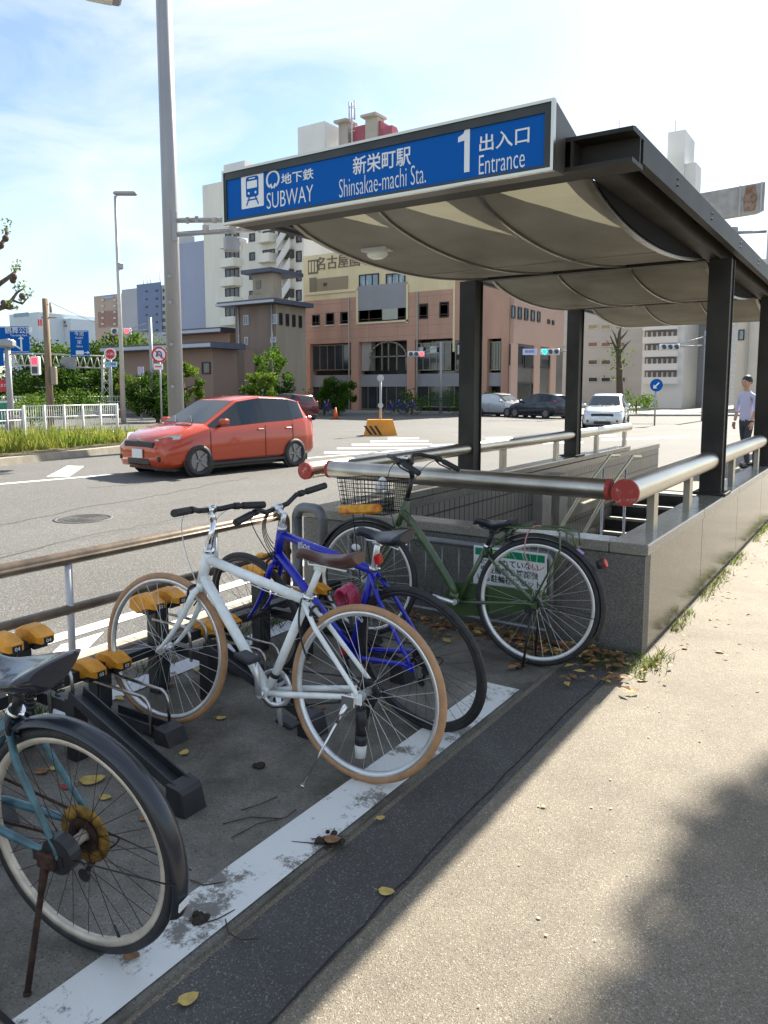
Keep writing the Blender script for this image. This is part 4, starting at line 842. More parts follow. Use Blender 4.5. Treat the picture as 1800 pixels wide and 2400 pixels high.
    for s in(-1,1):
        m=MB(); m.loft([[(1.99,s*.36,.62),(1.86,s*.66,.66),(1.66,s*.76,.73),(1.60,s*.77,.80),(1.80,s*.67,.78),(1.93,s*.46,.70)],[(2.0,s*.36,.615),(1.88,s*.69,.65),(1.67,s*.79,.72),(1.60,s*.80,.81),(1.80,s*.67,.80),(1.95,s*.46,.715)]]); m.build('headlight',mat('headlamp',(.6,.62,.62),.1,.3),t,world=False)
        m=MB(); m.box((-1.80,s*.72,.95),(.12,.10,.24),None,.02); m.build('tail_light',M['red'],t,world=False)
        m=MB(); m.box((.72,s*.93,1.02),(.14,.2,.13),None,.03); m.tube([(.74,s*.80,.96),(.72,s*.9,.98)],.025,n=6); m.build('mirror',paint,t,world=False)
        m=MB(); m.box((1.93,s*.52,.36),(.1,.28,.10),Matrix.Rotation(R(-22*s),3,'Z'),.02); m.build('fog_lamp_recess',M['black'],t,world=False)
    m=MB(); m.box((1.975,0,.615),(.10,.92,.12),None,.02); m.box((1.97,0,.30),(.12,.7,.13),None,.02); m.build('grille',M['black'],t,world=False)
    m=MB(); m.box((2.045,0,.45),(.012,.33,.165)); m.build('number_plate',M['signwhite'],t,world=False)
    for s in(-1,1):
        m=MB()
        for x in (.98,-.42,-1.2):
            m.tube([(x,s*.852,.26),(x+.01,s*.868,.5),(x,s*.845,.92)],.006,n=4)
        m.tube([(.98,s*.862,.27),(-1.2,s*.862,.27)],.006,n=4); m.build('door_seam',M['black'],t,world=False)
        for x in (-.28,-1.06): m=MB(); m.box((x,s*.865,.84),(.16,.03,.03),None,.01); m.build('door_handle',paint,t,world=False)
        m=MB(); m.box((.0,s*.845,.215),(2.0,.05,.07),None,.015); m.build('sill',M['black'],t,world=False)
    m=MB(); m.box((1.18,.25,.965),(.03,.5,.01)); m.box((1.18,-.3,.965),(.03,.5,.01)); m.tube([(1.15,.5,.975),(.85,.05,1.12)],.008,n=4); m.tube([(1.15,-.05,.975),(.85,-.45,1.12)],.008,n=4); m.build('wiper',M['black'],t,world=False)
    m=MB(); m.box((2.0,0,.70),(.03,.10,.05),None,.01); m.build('badge',M['chrome'],t,world=False)
    m=MB(); m.box((0,0,.19),(3.5,1.45,.14)); m.build('underbody',M['black'],t,world=False)
    return t
P1=mat('red_car_paint',(.50,.06,.02),.2,.1,0,coat=.8)
f_=G(449,1027,-.1); r_=G(619,1009,-.1); 
dirn=(f_-r_).normalized(); yaw=math.degrees(math.atan2(dirn.y,dirn.x)); side=Vector((dirn.y,-dirn.x,0)); 
if side.x>0: side=-side
ctr=(f_+r_)/2+side*.80
car(0,0,yaw,P1,'bright orange-red hatchback driving towards the camera on the road',loc=ctr)
car(0,0,-78,mat('silver_car_paint',(.62,.65,.68),.25,.4,0,coat=.6),'white hatchback waiting in the junction behind the canopy columns',loc=PD(1310,915,34))
car(0,0,-20,mat('pale_car_paint',(.55,.56,.57),.25,.4,0,coat=.6),'pale silver car parked in front of the far shops',loc=PD(1085,905,50))
car(0,0,160,mat('navy_car_paint',(.03,.035,.05),.2,.3,0,coat=.6),'dark car passing in front of the far shops',loc=PD(1165,905,47))
car(0,0,170,mat('maroon_car_paint',(.12,.02,.03),.2,.3,0,coat=.6),'dark maroon car just behind the orange-red hatchback',loc=PD(620,900,44))
car(0,0,175,mat('grey_van_paint',(.5,.5,.48),.25,.3,0,coat=.4),'pale car standing behind the clipped bushes on the far left',loc=PD(172,880,66))
# ================================================================ BUILDINGS
def bld(name,label,px0,px1,pyt,d,depth,wall,pybase=900,side=None,cat='building'):
    """front face parallel to the stairwell front; pixel columns px0..px1 on the plane at forward distance d"""
    y=PD((px0+px1)/2,870,d).y; a=PY(px0,870,y); b=PY(px1,870,y); z=PY((px0+px1)/2,pyt,y).z
    t=thing(name,((a.x+b.x)/2,y,0),label,cat); m=MB(); m.bb(a.x,b.x,y,y+depth,-.05,z); m.build('wall',wall,t)
    return t,y,a.x,b.x,z
def depth_to(px,x,y): return PX(px,870,x).y-y
def opening(t,y,r,m=None,frame_=None,fm=None,proud=.02,name='window',mull=0,inset=.25,sill=None):
    """window on a front face at plane y from pixel rect r=(x0,x1,ytop,ybot)"""
    c=PY((r[0]+r[1])/2,(r[2]+r[3])/2,y); a=PY(r[0],(r[2]+r[3])/2,y).x; b=PY(r[1],(r[2]+r[3])/2,y).x; zt=PY((r[0]+r[1])/2,r[2],y).z; zb=PY((r[0]+r[1])/2,r[3],y).z
    w=frame_ or .09; mb=MB(); fr_=fm or M['blackmet']
    mb.bb(a,b,y-proud-.05,y+.01,zt-w,zt); mb.bb(a,b,y-proud-.05,y+.01,zb,zb+w); mb.bb(a,a+w,y-proud-.05,y+.01,zb+w,zt-w); mb.bb(b-w,b,y-proud-.05,y+.01,zb+w,zt-w)
    for i in range(1,mull+1): x=a+(b-a)*i/(mull+1); mb.bb(x-w*.4,x+w*.4,y-proud-.05,y+.01,zb+w,zt-w)
    f=mb.build(name,fr_,t); mb=MB(); mb.bb(a+w*.5,b-w*.5,y-proud,y-.004,zb+w*.5,zt-w*.5); mb.build('pane',m or M['glass'],f)
    return f
def rectf(t,y,r,m,name,proud=.03,thick=.05):
    a=PY(r[0],(r[2]+r[3])/2,y).x; b=PY(r[1],(r[2]+r[3])/2,y).x; cx=(r[0]+r[1])/2; zt=PY(cx,r[2],y).z; zb=PY(cx,r[3],y).z
    mb=MB(); mb.bb(a,b,y-proud-thick,y-proud,zb,zt); return mb.build(name,m,t)
TERR=mat('terracotta_tile',(.52,.30,.21),.7,0,.09,.5,streak=(1.6,1,.35),detail=8); YEL=mat('pale_yellow_render',(.76,.62,.36),.7,0,.06,.6,streak=(1.5,1,.3),detail=8); GREY=mat('grey_panel',(.30,.29,.30),.6,0,.06,.6)
CREAM=mat('cream_tile',(.72,.70,.62),.7,0,.07,.4,streak=(1.5,1,.25),detail=8); WHT=mat('white_render',(.66,.66,.64),.7,0,.05,.25); BRN=mat('brown_render',(.225,.17,.135),.8,0,.14,.6,streak=(1.6,1,.3),detail=8); TAN=mat('tan_render',(.38,.32,.24),.8,0,.12,.6,streak=(1,1.6,.3),detail=8)
NAVY=mat('navy_roof_tile',(.075,.085,.13),.5,0,.1,1.5); SKYGL=mat('sky_window_glass',(.16,.24,.28),.06,0,.4,.8,spec=1); BEI=mat('beige_concrete',(.40,.37,.32),.8,0,.06,.4)
# orange shop building
yb=PD(870,870,60).y
t=thing('shop_building',(PY(870,870,yb).x,yb,0),'four storey terracotta building with pale yellow top storey and brush lettering','building')
def X(px): return PY(px,870,yb).x
def Z(px,py): return PY(px,py,yb).z
xL,xR=X(658),X(1098); zt_=Z(870,527); zm=Z(870,633); wd0=PX(1210,870,xR+.3).y-yb
m=MB(); m.bb(xL,xR,yb,yb+wd0,zm,zt_); m.build('upper_wall',YEL,t)
m=MB(); m.bb(xL,xR,yb-.02,yb+wd0+.01,Z(870,735),zm); m.build('brick_wall',TERR,t)
m=MB(); m.bb(xL,xR-.1,yb+1.2,yb+wd0-.5,-.05,Z(870,735)); m.build('ground_floor',M['glass'],t)
xs=X(980); m=MB(); m.bb(xs,xR,yb-.05,yb,Z(985,735),Z(985,600)); m.build('brick_wall',TERR,t)
for px0,px1 in((658,672),(760,776),(880,897),(1040,1052),(1082,1098)):
    m=MB(); m.bb(X(px0),X(px1),yb-.1,yb+.8,-.05,Z(870,735)+.02); m.build('pillar',TERR,t)
m=MB(); m.bb(X(672),xR,yb+.2,yb+.5,Z(870,835),Z(870,808)); m.build('spandrel',GREY,t)
rectf(t,yb,(774,880,614,668),GREY,'grey_panel'); 
m=MB(); z1=Z(720,633)
for r in ((658,772,628,634),(771,775,628,698),(771,883,694,698),(879,883,614,698),(980,984,600,760)):
    rectf(t,yb,r,mat('cream_trim',(.78,.64,.40),.6),'trim',.06,.06)
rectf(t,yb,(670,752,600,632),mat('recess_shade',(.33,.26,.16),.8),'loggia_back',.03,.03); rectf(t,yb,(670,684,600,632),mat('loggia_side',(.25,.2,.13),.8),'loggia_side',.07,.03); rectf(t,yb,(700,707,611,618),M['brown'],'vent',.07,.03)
for i,r in enumerate(((776,819,592,620),(834,876,590,617))): opening(t,yb,r,SKYGL,mull=2)
for r in ((675,691,680,704),(705,722,676,702),(736,753,674,700),(906,925,656,689),(950,970,652,686)): 
    opening(t,yb,r)
    if r[0]<800: rectf(t,yb,(r[0]-1,r[1]+1,r[3],r[3]+2),mat('sill_pale',(.7,.66,.6),.6),'sill',.08,.08)
opening(t,yb,(776,878,664,694),mull=1); rectf(t,yb,(826,860,666,692),mat('pale_blind',(.42,.43,.36),.6),'blind',.04,.03)
# arched window and shop windows
xa,xb_=X(798),X(876); za,zb_=Z(837,800),Z(837,738); m=MB()
c=((xa+xb_)/2,(zb_+za)/2); pts=[]
hw=(xb_-xa)/2
for i in range(13): a=math.pi*i/12; pts.append((c[0]+hw*math.cos(a),za+ (zb_-za)*(.45+.55*math.sin(a))))
pts=[(xb_,za)]+pts+[(xa,za)]
m=MB(); 
for i in range(len(pts)-1):
    (x0_,z0_),(x1_,z1_)=pts[i],pts[i+1]; m.tube([(x0_,yb+.1,z0_),(x1_,yb+.1,z1_)],.09,n=4)
for px_ in(824,838,856): m.bb(X(px_)-.05,X(px_)+.05,yb+.05,yb+.15,za,Z(837,742))
m.bb(xa,xb_,yb+.05,yb+.15,Z(837,770)-.05,Z(837,770)+.05); m.build('arched_window',mat('bronze_frame',(.30,.26,.2),.4,.5),t)
m=MB(); m.bb(X(777),xa-.02,yb+.3,yb+.9,za,Z(780,738)); m.build('shop_panel',BEI,t)
for r in ((900,975,740,800),(984,1040,738,800),(1052,1082,738,800),(900,1040,826,880),(776,878,826,885),(676,758,745,800),(676,758,826,885)): opening(t,yb+.35,r,M['glass'],fm=MATS['bronze_frame'],mull=4,frame_=.07)
for r in ((905,915,750,768),(930,944,748,762),(990,1004,745,765)): rectf(t,yb+.2,r,mat('shop_poster',(.55,.58,.52),.6),'poster',.05,.03)
a=PY(668,577,yb); b=PY(772,560,yb); text('名古屋國學',1.15,frame(((a.x+b.x)/2+1.1,yb-.04,(a.z+b.z)/2),(1,0,0),(0,0,1)),mat('bronze_lettering',(.16,.13,.10),.5,.3),t,ext=.03)
m=MB(); m.bb(a.x-.1,a.x+.95,yb-.05,yb-.01,a.z-.6,a.z+.55); fr_=m.build('lettering_plaque',MATS['bronze_lettering'],t); 
m=MB()
for i in range(3): m.bb(a.x+.02+i*.32,a.x+.22+i*.32,yb-.07,yb-.05,a.z-.45,a.z+.4)
m.build('lettering_strokes',YEL,fr_)
m=MB(); rdx=random.Random(12)
for k in range(7): q0=X(690+k*42); m.box((q0,yb+4+rdx.random()*4,zt_+.45),(rdx.uniform(.9,1.8),1.2,.9))
m.build('roof_units',M['lgrey'],t)
m=MB()
for q0 in (X(756),X(902)): m.tube([(q0,yb-.12,-.1),(q0,yb-.12,zm)],.06,n=6)
m.build('downpipe',BEI,t)
m=MB()
for k in range(9): m.bb(xL+.02,xR-.02,yb-.026,yb-.019,zm-.4-k*.72,zm-.38-k*.72) if zm-.4-k*.72>Z(870,735) else None
for k in range(7): q0=xL+(xR-xL)*(k+.5)/7; m.bb(q0-.012,q0+.012,yb-.026,yb-.019,Z(870,735),zm)
m.build('tile_joint',mat('tile_joint_shade',(.33,.19,.13),.8),t)
m=MB()
for r in ((1,790,598,615),(1,845,596,614),(1,862,596,612)): a_=X(r[1]); m.bb(a_-.25,a_+.25,yb-.0255,yb-.0205,Z(870,r[3]),Z(870,r[2]))
m.build('curtain',mat('curtain_pale',(.45,.5,.5),.7),t)
# its right wing, running back along the side street
xw=xR; wd_=PX(1214,870,xR+.3).y-yb; m=MB(); m.bb(xw,xw+.3,yb+.02,yb+wd_,Z(1098,735)*.96,Z(1098,625)); m.build('side_wing',mat('salmon_tile',(.47,.31,.235),.75,0,.05,.35),t)
def sideopen(t,x,r,name='window',fm=None,m_=None,proud=.03):
    p=PX(r[0],(r[2]+r[3])/2,x); q=PX(r[1],(r[2]+r[3])/2,x); zt=PX((r[0]+r[1])/2,r[2],x).z; zb=PX((r[0]+r[1])/2,r[3],x).z
    mb=MB(); w=.12; y0,y1=p.y,q.y; mb.bb(x+.005,x+proud+.05,y0,y1,zt-w,zt); mb.bb(x+.005,x+proud+.05,y0,y1,zb,zb+w); mb.bb(x+.005,x+proud+.05,y0,y0+w,zb+w,zt-w); mb.bb(x+.005,x+proud+.05,y1-w,y1,zb+w,zt-w)
    f=mb.build(name,fm or M['blackmet'],t); mb=MB(); mb.bb(x+.004,x+proud,y0+w*.5,y1-w*.5,zb+w*.5,zt-w*.5); mb.build('pane',m_ or M['glass'],f)
xs_=xw+.3
for r in ((1104,1112,660,688),(1118,1126,663,690),(1132,1140,666,692),(1146,1154,670,694),(1160,1166,673,696),(1182,1187,690,700),(1192,1196,692,702)): sideopen(t,xs_,r,m_=SKYGL)
m=MB(); y1=PX(1166,750,xs_).y; m.bb(xw+.02,xw+.28,yb+.02,yb+wd_-.02,-.05,Z(1098,735)*.955); m.build('side_ground_floor',mat('side_shop_wall',(.12,.11,.10),.5,0,.2,.6),t)
for r in ((1100,1130,745,790),(1132,1160,752,795),(1164,1186,762,795),(1104,1150,826,870)): sideopen(t,xw+.3,r)
for px_ in (1100,1150,1186):
    p=PX(px_,800,xs_); m=MB(); m.bb(xs_-.02,xs_+.12,p.y,p.y+1.2,-.05,Z(1098,735)*.955); m.build('side_pillar',MATS['salmon_tile'],t)
# brown tower with turret and low halls
t,y,a,b,z=bld('brown_tower','brown plastered tower block with navy eaves and a small turret',512,598,660,57,1.,BRN)
bR=b; dp=depth_to(661,b,y); m=MB(); m.bb(a,b-.02,y+.9,y+dp-.02,-.05,z-.01); m.build('rear_wall',BRN,t); m=MB(); m.bb(b-1,b+.06,y+.03,y+dp,-.05,z-.02); m.build('tan_wall',TAN,t)
m=MB(); m.bb(a-.9,bR+.7,y-1,y+dp+.2,z,z+.32); m.build('roof',NAVY,t)
m=MB(); m.bb(a-1.,bR+.75,y-1.06,y-1.001,z+.02,z+.2); m.build('gutter',mat('pale_gutter',(.45,.47,.5),.5),t)
for r in ((527,538,681,702),(588,602-3,679,700),(529,537,728,745),(585,597,728,740)): opening(t,y,r,SKYGL,fm=M['lgrey'],frame_=.07,mull=1)
twr=t; slits=[(px0,px0+6,676+i_*2,702+i_*2) for i_,px0 in enumerate((603,617,631,645))]; bx_=b
m=MB()
for q0 in (a+.4,b-.3): m.tube([(q0,y-.08,0),(q0,y-.08,z)],.06,n=6)
m.build('downpipe',M['grey'],t)
m=MB(); m.bb(a+2,a+3,y-.5,y-.05,z-6.9,z-6.1); m.bb(a+5,a+6,y-.5,y-.05,z-7.9,z-7.1); m.build('air_conditioner',M['whitep'],t)
ty=y+3; ta,tb=PY(546,620,ty).x,PY(612,620,ty).x; tz=PY(578,590,ty).z
tb=PY(590,620,ty).x; m=MB(); m.bb(ta,tb,ty,ty+depth_to(612,tb,ty),z+.3,tz); m.build('turret',TAN,t); m=MB(); m.bb(ta-.6,tb+.4,ty-.7,ty+3.2,tz,tz+.3); m.build('turret_roof',NAVY,t)
for k in range(4): m=MB(); m.bb(ta+.35,ta+.85,ty-.06,ty-.01,tz-1.1-k*1.0,tz-.5-k*1.0); m.build('turret_emblem',mat('emblem_grey',(.20,.18,.15),.6),t)
m=MB(); m.ring(((ta+ta+1.2)/2,ty-.06,tz-3.),(0,1,0),.42,.09,n=16,k=5); m.build('turret_ring',MATS['emblem_grey'],t)
m=MB(); m.bb(tb-2.4,tb,ty-.25,ty,z+.8,tz-1.6); m.build('turret_bay',TAN,t)
t,y,a,b,z=bld('brown_hall','low brown hall with a long navy eave behind the street trees',262,462,757,54,4,mat('light_brown_render',(.30,.205,.16),.8,0,.05,.4))
m=MB(); m.bb(b-.1,b+.02,y+3,y+depth_to(515,b,y),-.05,z-.02); m.build('side_wall',BRN,t); m=MB(); m.bb(a-.8,b+.8,y-1,y+depth_to(515,b,y),z,z+.4); m.build('roof',NAVY,t); m=MB(); m.bb(a-.85,b+.85,y-1.05,y-1.001,z+.05,z+.28); m.build('gutter',MATS['pale_gutter'],t)
opening(t,y,(437,455,782,808))
t,y,a,b,z=bld('brown_back_hall','longer brown hall roof showing above the front hall',390,500,722,62,5,MATS['light_brown_render'])
m=MB(); m.bb(a-.8,b,y-1,y+5,z,z+.4); m.build('roof',NAVY,t); m=MB(); m.bb(a-.85,b,y-1.05,y-1.001,z+.05,z+.28); m.build('gutter',MATS['pale_gutter'],t)
# cream apartment tower
t,y,a,b,z=bld('apartment_tower','tall cream apartment tower with rounded balconies and an outside staircase',449,660,376,92,18,CREAM)
for j,(y0,yy) in enumerate(((478,0),(520,0),(561,0),(602,0),(644,0),(686,0))):
    for (x0,x1) in ((484,523),(565,600)):
        A,Bx=PY(x0,y0,y).x,PY(x1,y0,y).x; zt1=PY(500,y0,y).z; zb1=PY(500,y0+18,y).z
        m=MB(); m.loft([[(A,y-.02,zz),(A+.3,y-1.1,zz),(Bx-.3,y-1.2,zz),(Bx,y-.02,zz)] for zz in (zb1,zt1)],True,True); m.build('balcony',CREAM,t)
        opening(t,y,(x0+3,x1-6,y0-22,y0),mull=2,frame_=.1)
    for x0 in (539,): opening(t,y,(x0,x0+12,y0-16,y0+2),frame_=.12)
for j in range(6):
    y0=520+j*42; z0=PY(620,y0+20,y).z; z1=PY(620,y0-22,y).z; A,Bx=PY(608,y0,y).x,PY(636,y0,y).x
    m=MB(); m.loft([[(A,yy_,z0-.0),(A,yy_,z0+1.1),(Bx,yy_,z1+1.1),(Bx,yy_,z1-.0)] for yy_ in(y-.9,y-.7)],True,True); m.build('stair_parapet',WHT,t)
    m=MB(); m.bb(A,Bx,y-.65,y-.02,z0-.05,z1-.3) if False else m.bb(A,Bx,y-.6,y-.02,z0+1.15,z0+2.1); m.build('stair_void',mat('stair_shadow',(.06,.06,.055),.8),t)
for j in range(7):
    y0=500+j*42; opening(t,y,(640,652,y0,y0+24),frame_=.12)
m=MB(); A=PY(470,360,y).x; m.bb(A,A+3.5,y+1,y+6,z,PY(480,350,y).z+.0); m.build('roof_room',WHT,t)
t,y,a,b,z=bld('blue_grey_slab','plain blue-grey building flank left of the cream apartment tower',392,452,522,100,16,mat('blue_grey_render',(.30,.34,.46),.7,0,.04,.2))
m=MB(); m.bb(a-1.5,a+.1,y-.3,y+3,z-12,z+1.5); m.build('edge_fin',WHT,t)
# back tower with red plant room
t,y,a,b,z=bld('rear_tower','white tower block behind the sign with a pink-red rooftop plant room and antenna mast',650,706,267,125,24,WHT)
m=MB(); m.bb(b+.02,PY(1000,290,y).x,y+1.5,y+22,-.05,PY(800,300,y).z); m.build('rear_wing',WHT,t); A,Bx=PY(742,290,y).x,PY(806,290,y).x; m=MB(); m.bb(A,Bx,y+2,y+7,z-6,PY(770,270,y).z+.6); m.build('plant_room',mat('pink_red_render',(.34,.085,.115),.7,0,.05,.5),t)
A,Bx=PY(814,290,y).x,PY(831,290,y).x; m=MB(); m.bb(A,Bx,y+2,y+3.5,z-6,PY(820,264,y).z); m.build('red_chimney',MATS['pink_red_render'],t)
for px0,px1,pz in((718,738,262),(776,802,250)):
    A,Bx=PY(px0,290,y).x,PY(px1,290,y).x; m=MB(); zz=PY(px0,pz,y).z; m.bb(A,Bx,y+1.6,y+3.5,z-6,zz); m.bb(A-.3,Bx+.3,y+.7,y+3.8,zz,zz+.35); m.build('roof_tank',BEI,t)
A=PY(748,290,y).x; m=MB(); zz=PY(748,215,y).z; m.tube([(A,y+1.5,z-4),(A,y+1.5,zz)],.16,n=6)
for k in (0,1,2,3): m.tube([(A-.55,y+1.5,zz-.6-k*1.8),(A+.55,y+1.5,zz-.6-k*1.8)],.07,n=5)
for s in(-1,1): m.tube([(A+.5*s,y+1.5,zz-2.6),(A+.5*s,y+1.5,zz+.2)],.14,n=6)
m.build('antenna_mast',M['lgrey'],t)
# blue-grey block with dark flank, striped brown block, far white blocks
t,y,a,b,z=bld('blue_block','mid-rise block with a slate blue flank on the far left skyline',272,412,617,118,16,mat('pale_blue_grey_render',(.36,.38,.42),.7,0,.04,.3))
rectf(t,y,(298,350,612,718),mat('slate_blue_tile',(.15,.20,.32),.7,0,.05,.3),'blue_flank',.02,.1)
for j in range(6):
    for x0 in (352,388,400): opening(t,y,(x0,x0+6,624+j*16,631+j*16),frame_=.1)
    opening(t,y-.12,(315,319,628+j*17,631+j*17),frame_=.05); opening(t,y-.12,(337,341,626+j*17,630+j*17),frame_=.05)
m=MB()
for x0 in (288,296,303,324): A=PY(x0,617,y).x; m.tube([(A,y+2,z),(A,y+2,z+2.2)],.08,n=5)
m.build('antenna',M['lgrey'],t)
t,y,a,b,z=bld('striped_block','brown banded mid-rise block on the left skyline behind the street lamp',212,272,636,135,14,mat('taupe_tile',(.40,.32,.27),.8,0,.05,.3))
rectf(t,y,(213,258,672,706),mat('dark_taupe_tile',(.27,.17,.14),.8),'brown_band',.02,.08)
for j in range(5): 
    for x0 in (220,246): rectf(t,y-.12,(x0,x0+5,646+j*13,650+j*13),mat('balcony_pale',(.55,.5,.46),.7),'balcony',.02,.1)
rectf(t,y,(225,246,640,645),mat('faded_blue_sign',(.25,.4,.6),.5),'roof_sign',.03,.1)
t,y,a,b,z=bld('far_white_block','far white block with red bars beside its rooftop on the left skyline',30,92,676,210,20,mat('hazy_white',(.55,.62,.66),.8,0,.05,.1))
rectf(t,y,(30,62,676,684),mat('teal_band',(.25,.36,.42),.7),'roof_band',.03,.1)
for x0 in(84,89): rectf(t,y,(x0,x0+3,690,704),mat('red_bar',(.6,.05,.05),.6),'red_bar',.2,.1)
t,y,a,b,z=bld('far_sign_block','far pale block with dark rooftop lettering bars on the left skyline',92,160,690,215,20,MATS['hazy_white'])
for j,(rr) in enumerate(((118,121),(123,127),(129,131),(133,137),(139,142))): rectf(t,y,(rr[0],rr[1],693,699),mat('dark_bar',(.12,.13,.13),.7),'facade_mark',.05,.1); rectf(t,y,(rr[0]+3,rr[1]+3,702,706),MATS['dark_bar'],'facade_mark',.05,.1)
t,y,a,b,z=bld('low_shops','low cream shop row behind the sign gantry',110,300,742,88,10,mat('cream_shop',(.5,.47,.38),.8,0,.06,.5))
for x0 in (225,240,262): opening(t,y,(x0,x0+8,752,764),frame_=.1)
for r in slits: sideopen(twr,bx_+.06,r,m_=M['glass'])
# right side buildings
t,y,a,b,z=bld('grey_tiled_building','pale grey tiled building seen between the canopy columns',1212,1388,640,82,14,mat('grey_tile',(.44,.43,.41),.8,0,.05,.3,streak=(1,1,3)))
for j in range(4):
    for x0 in (1270,1298,1330): opening(t,y,(x0,x0+22,700+j*38,712+j*38),frame_=.1,fm=M['grey'])
t,y,a,b,z=bld('balcony_block','white apartment block with long open balconies on the right',1384,1472,640,70,12,WHT)
for j in range(5):
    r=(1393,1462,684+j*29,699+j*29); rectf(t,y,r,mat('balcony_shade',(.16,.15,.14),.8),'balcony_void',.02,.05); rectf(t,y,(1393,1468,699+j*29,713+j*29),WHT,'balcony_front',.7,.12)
    for k in range(6): rectf(t,y,(1396+k*11,1400+k*11,688+j*29,699+j*29),mat('washing_pale',(.5,.5,.5),.8),'balcony_door',.09,.03)
t,y,a,b,z=bld('grey_ribbed_building','dark grey ribbed building right of the balcony block',1474,1540,640,74,12,mat('dark_grey_rib',(.24,.25,.27),.6,0,.1,.6,streak=(.2,.2,8)))
t,y,a,b,z=bld('beige_corner_building','cream building with a tall window at the right edge',1585,1700,560,66,12,mat('pale_cream',(.6,.56,.48),.8,0,.05,.3))
opening(t,y,(1595,1608,712,735),SKYGL); rectf(t,y,(1612,1616,640,860),BEI,'downpipe',.05,.2)
t,y,a,b,z=bld('white_block_with_stepped_roof','tall white block whose stepped roof shows above the canopy edge',1420,1456,287,105,1.2,WHT)
m=MB(); m.bb(a+.02,b-.02,y+1,y+depth_to(1477,b,y),-.05,z-.02); m.build('rear_wall',WHT,t)
A,Bx=PY(1468,350,y).x,PY(1502,350,y).x; m=MB(); m.bb(A,Bx,y+.5,y+4,-.05,PY(1490,350,y).z); m.build('lower_step',WHT,t)
A,Bx=PY(1380,400,y).x,PY(1426,400,y).x; m=MB(); m.loft([[(A,yy_,-.05),(A,yy_,PY(1398,310,y).z),(Bx,yy_,PY(1424,335,y).z),(Bx,yy_,-.05)] for yy_ in (y-6,y-1)],True,True); m.build('sloped_wing',WHT,t)
m=MB()
for x0,z0_ in((1328,250),(1450,252)): A=PY(x0,300,y).x; m.tube([(A,y+2,PY(x0,320,y).z-4),(A,y+2,PY(x0,z0_,y).z)],.06,n=5)
m.build('lightning_rod',M['lgrey'],t)
# ================================================================ TREES AND PLANTS
LEAF=leaf_mat('leaf_green',(.075,.15,.018),(.03,.075,.012)); LEAF2=leaf_mat('leaf_yellow_green',(.12,.19,.03),(.05,.095,.018),.35); LEAFD=leaf_mat('leaf_dark_green',(.045,.095,.015),(.018,.045,.01))
GRASSM=leaf_mat('grass_blades',(.27,.28,.06),(.11,.17,.03),.3,1.5); DRY=mat('dry_leaf_brown',(.30,.15,.06),.7,0,0,30,col2=(.18,.09,.04)); DRY2=mat('dry_leaf_yellow',(.50,.36,.10),.7,0,.2,30)
def leafmesh(centres,nper,ls,rd,mb=None,flat=1.):
    mb=mb or MB()
    for c,rad in centres:
        for i in range(nper):
            while 1:
                v=Vector((rd.uniform(-1,1),rd.uniform(-1,1),rd.uniform(-1,1)))
                if .2<v.length<1: break
            p=Vector(c)+Vector((v.x*rad,v.y*rad,v.z*rad*flat)); s=ls*rd.uniform(.6,1.4)
            a=Vector((rd.gauss(0,1),rd.gauss(0,1),rd.gauss(0,1))).normalized(); b=a.cross(Vector((rd.gauss(0,1),rd.gauss(0,1),rd.gauss(0,1)))).normalized()
            mb.quad(p-a*s,p+b*s*.55,p+a*s,p-b*s*.55)
    return mb
def tree(px,pyt,d,w,label,lm=LEAF,ls=.16,nclump=34,nper=110,name='tree',group='street trees and far trees',seed=1,trunk_r=.12,base=0.0,low=.28,trunk=True,loc=None,hgt=None):
    rd=random.Random(seed); p=loc or PD(px,870,d); h=hgt or PD(px,pyt,d).z; t=thing(name,(p[0],p[1],base),label,'tree',group)
    cz=h*(.5+low*.5); cen=[]
    for i in range(nclump):
        a=rd.uniform(0,2*math.pi); q=rd.random()**.6; zz=rd.uniform(-1,1); k=math.sqrt(max(0,1-zz*zz*.8)); r=w*q*k
        cen.append(((p[0]+r*math.cos(a),p[1]+r*math.sin(a),cz+zz*h*(.5-low*.5)*.82),rd.uniform(.18,.34)*w))
    leafmesh(cen,nper,ls,rd).build('crown',lm,t,normals=False)
    m=MB(); m.tube([(p[0],p[1],base-.1),(p[0]+.05,p[1],h*.3),(p[0]-.05,p[1]+.05,h*.6)],[trunk_r,trunk_r*.75,trunk_r*.4],n=8)
    for c,r in cen[:7]: m.tube([(p[0],p[1],h*.3+rd.uniform(0,h*.2)),Vector(c)],[trunk_r*.35,trunk_r*.08],n=5)
    m.build('trunk',M['bark'],t); return t
specs=[(70,735,62,3.6,'dark leafy tree behind the pedestrian signal',LEAFD),(140,752,66,3.2,'broad green tree between the utility pole and the small blue sign',LEAF),(205,742,64,3.4,'dense green tree left of the round stop sign',LEAFD),(262,722,70,3.6,'green tree right behind the tall street lamp',LEAF),(312,712,66,3.6,'bright green tree just left of the big grey pole',LEAF2),(300,800,50,1.7,'light palm-like shrub tree under the round no-turn sign',LEAF2),(110,790,58,2.6,'low dark tree at the foot of the utility pole',LEAFD),(398,780,46,1.2,'bright green tree peeping out right of the big grey pole',LEAF2),(590,728,50,1.5,'slim tree in front of the brown tower',LEAF),(565,806,46,1.2,'rounded yellow-green bush tree before the brown tower',LEAF2),(340,812,40,1.4,'dark green tree behind the orange-red hatchback bonnet',LEAFD),(20,800,70,3.0,'far left tree behind the large blue road sign',LEAFD),(230,800,60,2.4,'dark tree behind the lattice column',LEAFD),(730,812,52,1.2,'small tree before the shop building entrance',LEAF)]
for i,(px_,py_,d_,w_,lb,lm_) in enumerate(specs): tree(px_,py_,d_,w_,lb,lm_,seed=20+i,ls=.125 if w_>2 else .085,low=.12)
